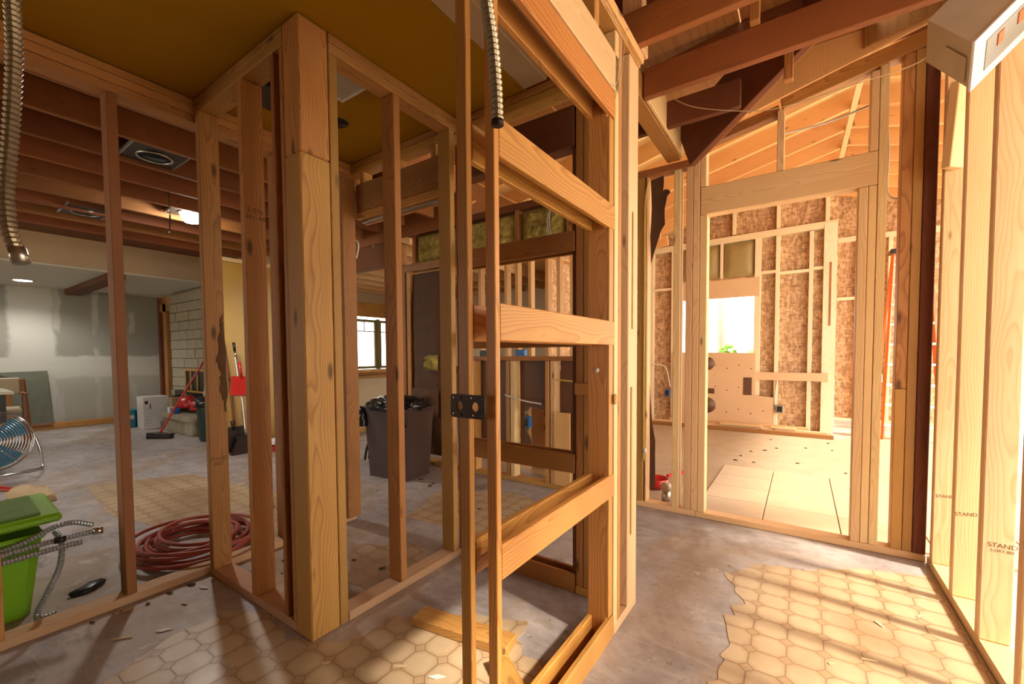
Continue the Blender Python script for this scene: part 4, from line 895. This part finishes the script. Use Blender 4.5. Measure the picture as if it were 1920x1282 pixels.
P8('pan', [(-5.36, 2.17, .70), (-5.36, 2.44, .67), (-5.44, 2.41, .90), (-5.44, 2.22, .91), (-5.40, 2.17, .69), (-5.40, 2.44, .66), (-5.46, 2.41, .90), (-5.46, 2.22, .91)], REDP, dp); beam('lip', (-5.345, 2.165, .705), (-5.345, 2.445, .675), .03, .02, REDP, dp); tube('socket', [(-5.43, 2.315, .89), (-5.46, 2.308, 1.07)], .016, REDP, dp, seg=8)
rb = thing('rag_tray', (-5.3, 2.68, 0), 'white rag on a red tray near the closet studs', 'tray')
bx('tray', -5.42, -5.18, 2.52, 2.86, .002, .05, REDP, rb, .008); lump('rag', (-5.3, 2.67, .085), .10, .14, .06, PAPER, 9, 3, .15, rb)

# brown bin, stool
bb = thing('wheeled_bin', (-3.15, 2.78, 0), 'brown bin with a black bag beside the kraft insulation', 'bin')
taper('tub', -3.17, 2.72, .002, .66, (.24, .17), (.28, .20), BINBR, bb, .1); bx('rim', -3.47, -2.88, 2.51, 2.92, .63, .66, BINBR, bb, .01)
bl2 = lump('bag', (-3.18, 2.70, .66), .32, .22, .10, BAGM, 12, 4, .13, bb); lump('bag_fold', (-3.42, 2.50, .52), .06, .08, .14, BAGM, 13, 3, .2, bb); lump('bag_fold', (-2.95, 2.50, .54), .10, .06, .12, BAGM, 14, 3, .2, bb)
st = thing('folding_stool', (-3.75, 2.9, 0), 'dark folded stool lying against the brown bin', 'stool')
for s in (0, .05): tube('frame', [(-3.88, 2.85+s, .014), (-3.86, 2.87+s, .16), (-3.78, 2.90+s, .30), (-3.60, 2.92+s, .32), (-3.55, 2.93+s, .2)], .013, BLACKP, st, 6, 8)
P8('panel', [(-3.86, 2.88, .02), (-3.58, 2.88, .02), (-3.60, 2.94, .29), (-3.78, 2.94, .28), (-3.86, 2.90, .02), (-3.58, 2.90, .02), (-3.60, 2.96, .29), (-3.78, 2.96, .28)], BINBR, st)
jg = lathe('plastic_jug', [(.07, 0), (.08, .03), (.08, .17), (.03, .24), (.03, .27)], WHITEP, None, (-5.2, 3.62, .002), 16); tag(jg, 'white plastic jug on the floor by the half wall', 'jug')

# electrical boxes
def ebox(loc, label, mat=BLUEP, s=(.10, .05, .055), face=True, group='outlet boxes'):
    t = thing('outlet_box', loc, label, 'outlet box', None, group); x, y, z = loc
    bx('shell', x-s[0]/2, x+s[0]/2, y-s[1]/2, y+s[1]/2, z-s[2]/2, z+s[2]/2, mat, t, .004)
    if face: bx('opening', x-s[0]*.36, x+s[0]*.36, y-s[1]/2-.003, y-s[1]/2-.0005, z-s[2]*.34, z+s[2]*.34, BLACKP, t, .001)  # black plate stands in for the shaded inside of the box
    bx('nail_tab', x-s[0]/2-.012, x-s[0]/2, y-.01, y+.01, z-.01, z+.01, mat, t, .001)
ebox((-2.06, 3.16, 1.155), 'blue outlet box lying on the partition ledge', face=False)
ebox((-2.04, 3.24, .53), 'blue box at the left of the ragged hardboard hole', s=(.05, .05, .1)); ebox((-1.75, 3.24, .33), 'blue box low at the right of the ragged hole', s=(.05, .05, .12)); ebox((-1.82, 3.24, .62), 'dark box at the top of the ragged hole', DSTEEL, (.08, .05, .05))
ebox((-2.45, 3.17, 1.15), 'black junction box on the ledge behind the frame slats', BLACKP, (.14, .05, .06), False)
ebox((-1.80, 7.13, .50), 'blue outlet box on the far stud', s=(.07, .05, .11)); ebox((-.25, 7.12, .34), 'grey outlet box low on the far wall', GREYM, (.09, .05, .12)); ebox((1.02, 8.88, .72), 'white outlet box beside the ladder', WHITEP, (.08, .05, .12))
bp = bx('back_panel', -2.12, -1.72, 3.42, 3.44, .002, 1.0, PINE); bp.name = 'scrap_sheet'; tag(bp, 'pale board seen through the ragged hole', 'board')
tag(lathe('cable_reel', [(.02, 0), (.06, .005), (.06, .03), (.02, .035)], BLACKP, None, (-1.90, 3.4195, .47), 18, Matrix.Rotation(math.pi/2, 3, 'X')), 'black coil of cable behind the ragged hole', 'cable reel')

# ================================================================== BACK ROOM THINGS
ldr = thing('step_ladder', (.95, 7.5, 0), 'orange fibreglass step ladder with pale treads', 'ladder')
for x0, x1 in ((.89, .99), (1.45, 1.33)): beam('rail', (x0, 7.30, .002), (x1, 7.62, 2.48), .03, .07, ORANGE, ldr); beam('rear_rail', (x0, 8.25, .002), (x1, 7.68, 2.44), .025, .04, ORANGE, ldr)
for k in range(9):
    f = (k+.7)/9.4; y = 7.30+.32*f; xa = .89+.10*f; xb = 1.45-.12*f
    bx('tread', xa, xb, y-.04, y+.05, 2.48*f-.015, 2.48*f+.015, WHITEP, ldr)
bx('top_cap', .95, 1.37, 7.55, 7.75, 2.45, 2.51, BLACKP, ldr, .01)
ps = 'loose boards along the far wall'
for k, (x0, x1, y, z0, z1, m, lb) in enumerate(((-2.0, .36, 6.88, .002, .055, RED, 'front reddish board on the far room floor'), (-2.0, .30, 6.98, .002, .075, PINE, 'pale board behind the front one in the far room'), (-1.75, .1, 7.05, .002, .11, PLYW, 'back board leaning by the plywood panel'), (-1.0, -.45, 6.945, .076, .11, PINE, 'short offcut resting on the far boards'), (-.35, -.05, 6.965, .076, .10, PINE, 'pale offcut near the grey outlet box'))):
    tag(bx('loose_board', x0, x1, y, y+.045, z0, z1, m), lb, 'board', None, ps)
pp = thing('pipe_stub', (-.84, 3.28, 0), 'short capped white pipe rising behind the bottom plate', 'pipe')
lathe('pipe', [(.032, 0), (.032, .10)], STEEL, pp, (-.838, 3.30, .003), 18); lathe('cap', [(.036, .0), (.036, .045), (.03, .055), (.0, .058)], DIRTYW, pp, (-.838, 3.30, .10), 18)
sc = thing('red_scoop', (-1.02, 3.6, 0), 'red plastic scoop on the floor behind the doorway studs', 'scoop')
lathe('bowl', [(.05, 0), (.09, .03), (.10, .09), (.095, .09), (.085, .035), (.0, .012)], REDP, sc, (-1.0, 3.62, .003), 20); beam('handle', (-.93, 3.70, .10), (-.72, 4.0, .13), .03, .02, REDP, sc)
tg = thing('paper_tag', (-.94, 3.11, .40), 'torn white paper tag stuck on the doorway stud', 'paper')
lump('scrap', (-.945, 3.115, .42), .012, .008, .03, PAPER, 2, 2, .2, tg)

# scrap lumber on the hall floor
sb = beam('scrap_board', (-1.345, 1.245, .022), (-.905, 1.31, .022), .095, .038, FIR); tag(sb, 'short offcut of framing lumber lying on the vinyl', 'board')
sb2 = beam('scrap_board', (-.90, 1.22, .022), (-.72, 1.10, .022), .07, .036, FIR); tag(sb2, 'smaller offcut lying inside the pocket frame', 'board')
# dirt clods, shavings, leaves
rn = random.Random(11)
def clods(name, spots, mat, label, cat, s=(.006, .018)):
    for i, (x, y) in enumerate(spots):
        k = rn.uniform(*s); tag(lump(name, (x, y, .004), k*1.4, k, k*.6, mat, i*7+1, 1, .35, None, rn.uniform(0, 3)), label, cat, None, label)
for spots_, lb_ in (([(-2.5+rn.uniform(-.03, .03), .45+i*.09) for i in range(5)], 'small dried mud clod beside the left bottom plate'),
                    ([(-2.1+rn.uniform(-.3, .4), 1.1+rn.uniform(0, .5)) for i in range(12)], 'small dried mud clod inside the closet framing'),
                    ([(-2.7+rn.uniform(-.6, 1), 2.1+rn.uniform(0, .6)) for i in range(10)], 'small dried mud clod on the floor before the dark partition'),
                    ([(-3.2+rn.uniform(-.4, .3), .9+rn.uniform(-.2, .7)) for i in range(8)], 'small dried mud clod around the coiled red hose')):
    clods('dirt_clod', spots_, DIRT, lb_, 'debris')
clods('fallen_leaf', [(rn.uniform(-.6, .4), rn.uniform(5.0, 6.6)) for i in range(12)], DIRT, 'small dry leaf on the back room floor', 'leaf', (.008, .018))
def chips(spots, label):
    for x, y, L, a in spots: tag(beam('wood_chip', (x, y, .004), (x+L*math.cos(a), y+L*math.sin(a), .007), .012, .002, CHIP, ch=.0003), label, 'wood chip', None, label)
chips([(-2.28, .46, .07, .9), (-2.35, .72, .03, .3), (-1.83, .48, .06, .2), (-1.22, 1.0, .05, .5), (-1.1, .9, .04, 1.2), (-1.45, .86, .03, .7), (-1.3, .75, .02, .1), (-2.5, .52, .06, 1.3)], 'thin wood splinter on the hallway floor')
chips([(.2, 2.0, .05, .2), (.3, 2.28, .04, 2.2), (.43, 2.45, .04, 1.0), (.1, 1.9, .02, .4), (-.3, 2.5, .02, .8), (.35, 1.85, .06, -.3)], 'curled wood shaving on the sunlit vinyl')

for x, y, a, lb in ((-2.42, .83, .3, 'small white paper flake on the dark concrete by the closet corner'), (-2.18, .60, .9, 'long white paper flake on the dark concrete'), (-1.05, 1.05, .6, 'white flake beside the lumber offcut'), (-.98, .72, 1.3, 'white flake near the frame slats')):
    tag(prism('paper_flake', [(x+r_*math.cos(a+t_), y+r_*math.sin(a+t_)) for r_, t_ in ((.035, 0), (.012, 1.4), (.033, 3.1), (.012, 4.6))], 2, .004, .0055, PAPER), lb, 'paper', None, 'paper flakes on the floor')
# ================================================================== OUTDOORS
def shrub(loc, r, h, n, label, cat, seed):
    t = thing('garden_shrub' if h < 2 else 'garden_tree', loc, label, cat); rn_ = random.Random(seed); vs, fs = [], []
    for i in range(n):
        d = Vector((rn_.gauss(0, .5), rn_.gauss(0, .5), rn_.gauss(0, .5)))
        if d.length > 1.1: d = d.normalized()
        p = Vector((d.x*r, d.y*r, h*.62+d.z*h*.38)); a = Vector((rn_.uniform(-1, 1), rn_.uniform(-1, 1), rn_.uniform(-1, 1))).normalized()*.07*max(1, r*.6); b = a.orthogonal().normalized()*.05*max(1, r*.6)
        k = len(vs); vs += [p-a, p+b, p+a, p-b]; fs.append([k, k+1, k+2, k+3])
    meshobj('foliage', vs, fs, LEAF, t, Matrix.Translation(loc), recalc=False); lathe('trunk', [(.09*max(1, r*.5), 0), (.05*max(1, r*.5), h*.6)], BARK, t, loc, 8)
shrub((-1.55, 12.0, -.14), .22, 1.5, 420, 'low green shrub outside the far window hole', 'shrub', 1)
shrub((-1.0, 12.6, -.14), .25, 1.36, 260, 'small green sprig outside the far window hole', 'shrub', 2)
shrub((4.6, 9.0, -.14), 1.3, 4.2, 1800, 'leafy tree glimpsed between the right studs', 'tree', 3)
tr = lathe('tree_trunk', [(.14, 0), (.10, 4)], BARK, None, (-1.83, 13.0, -.14), 10); tag(tr, 'bare grey trunk outside the far window hole', 'trunk')
dr = thing('storage_drum', (2.3, 3.6, -.14), 'blue drum standing outside at the right edge', 'drum')
lathe('body', [(.28, 0), (.29, .05), (.29, .88), (.27, .92)], BLUEP, dr, (2.35, 3.2, -.139), 24)
for z_ in (.3, .6): lathe('hoop', [(.295, 0), (.30, .01), (.295, .02)], BLUEP, dr, (2.35, 3.2, -.139+z_), 24)
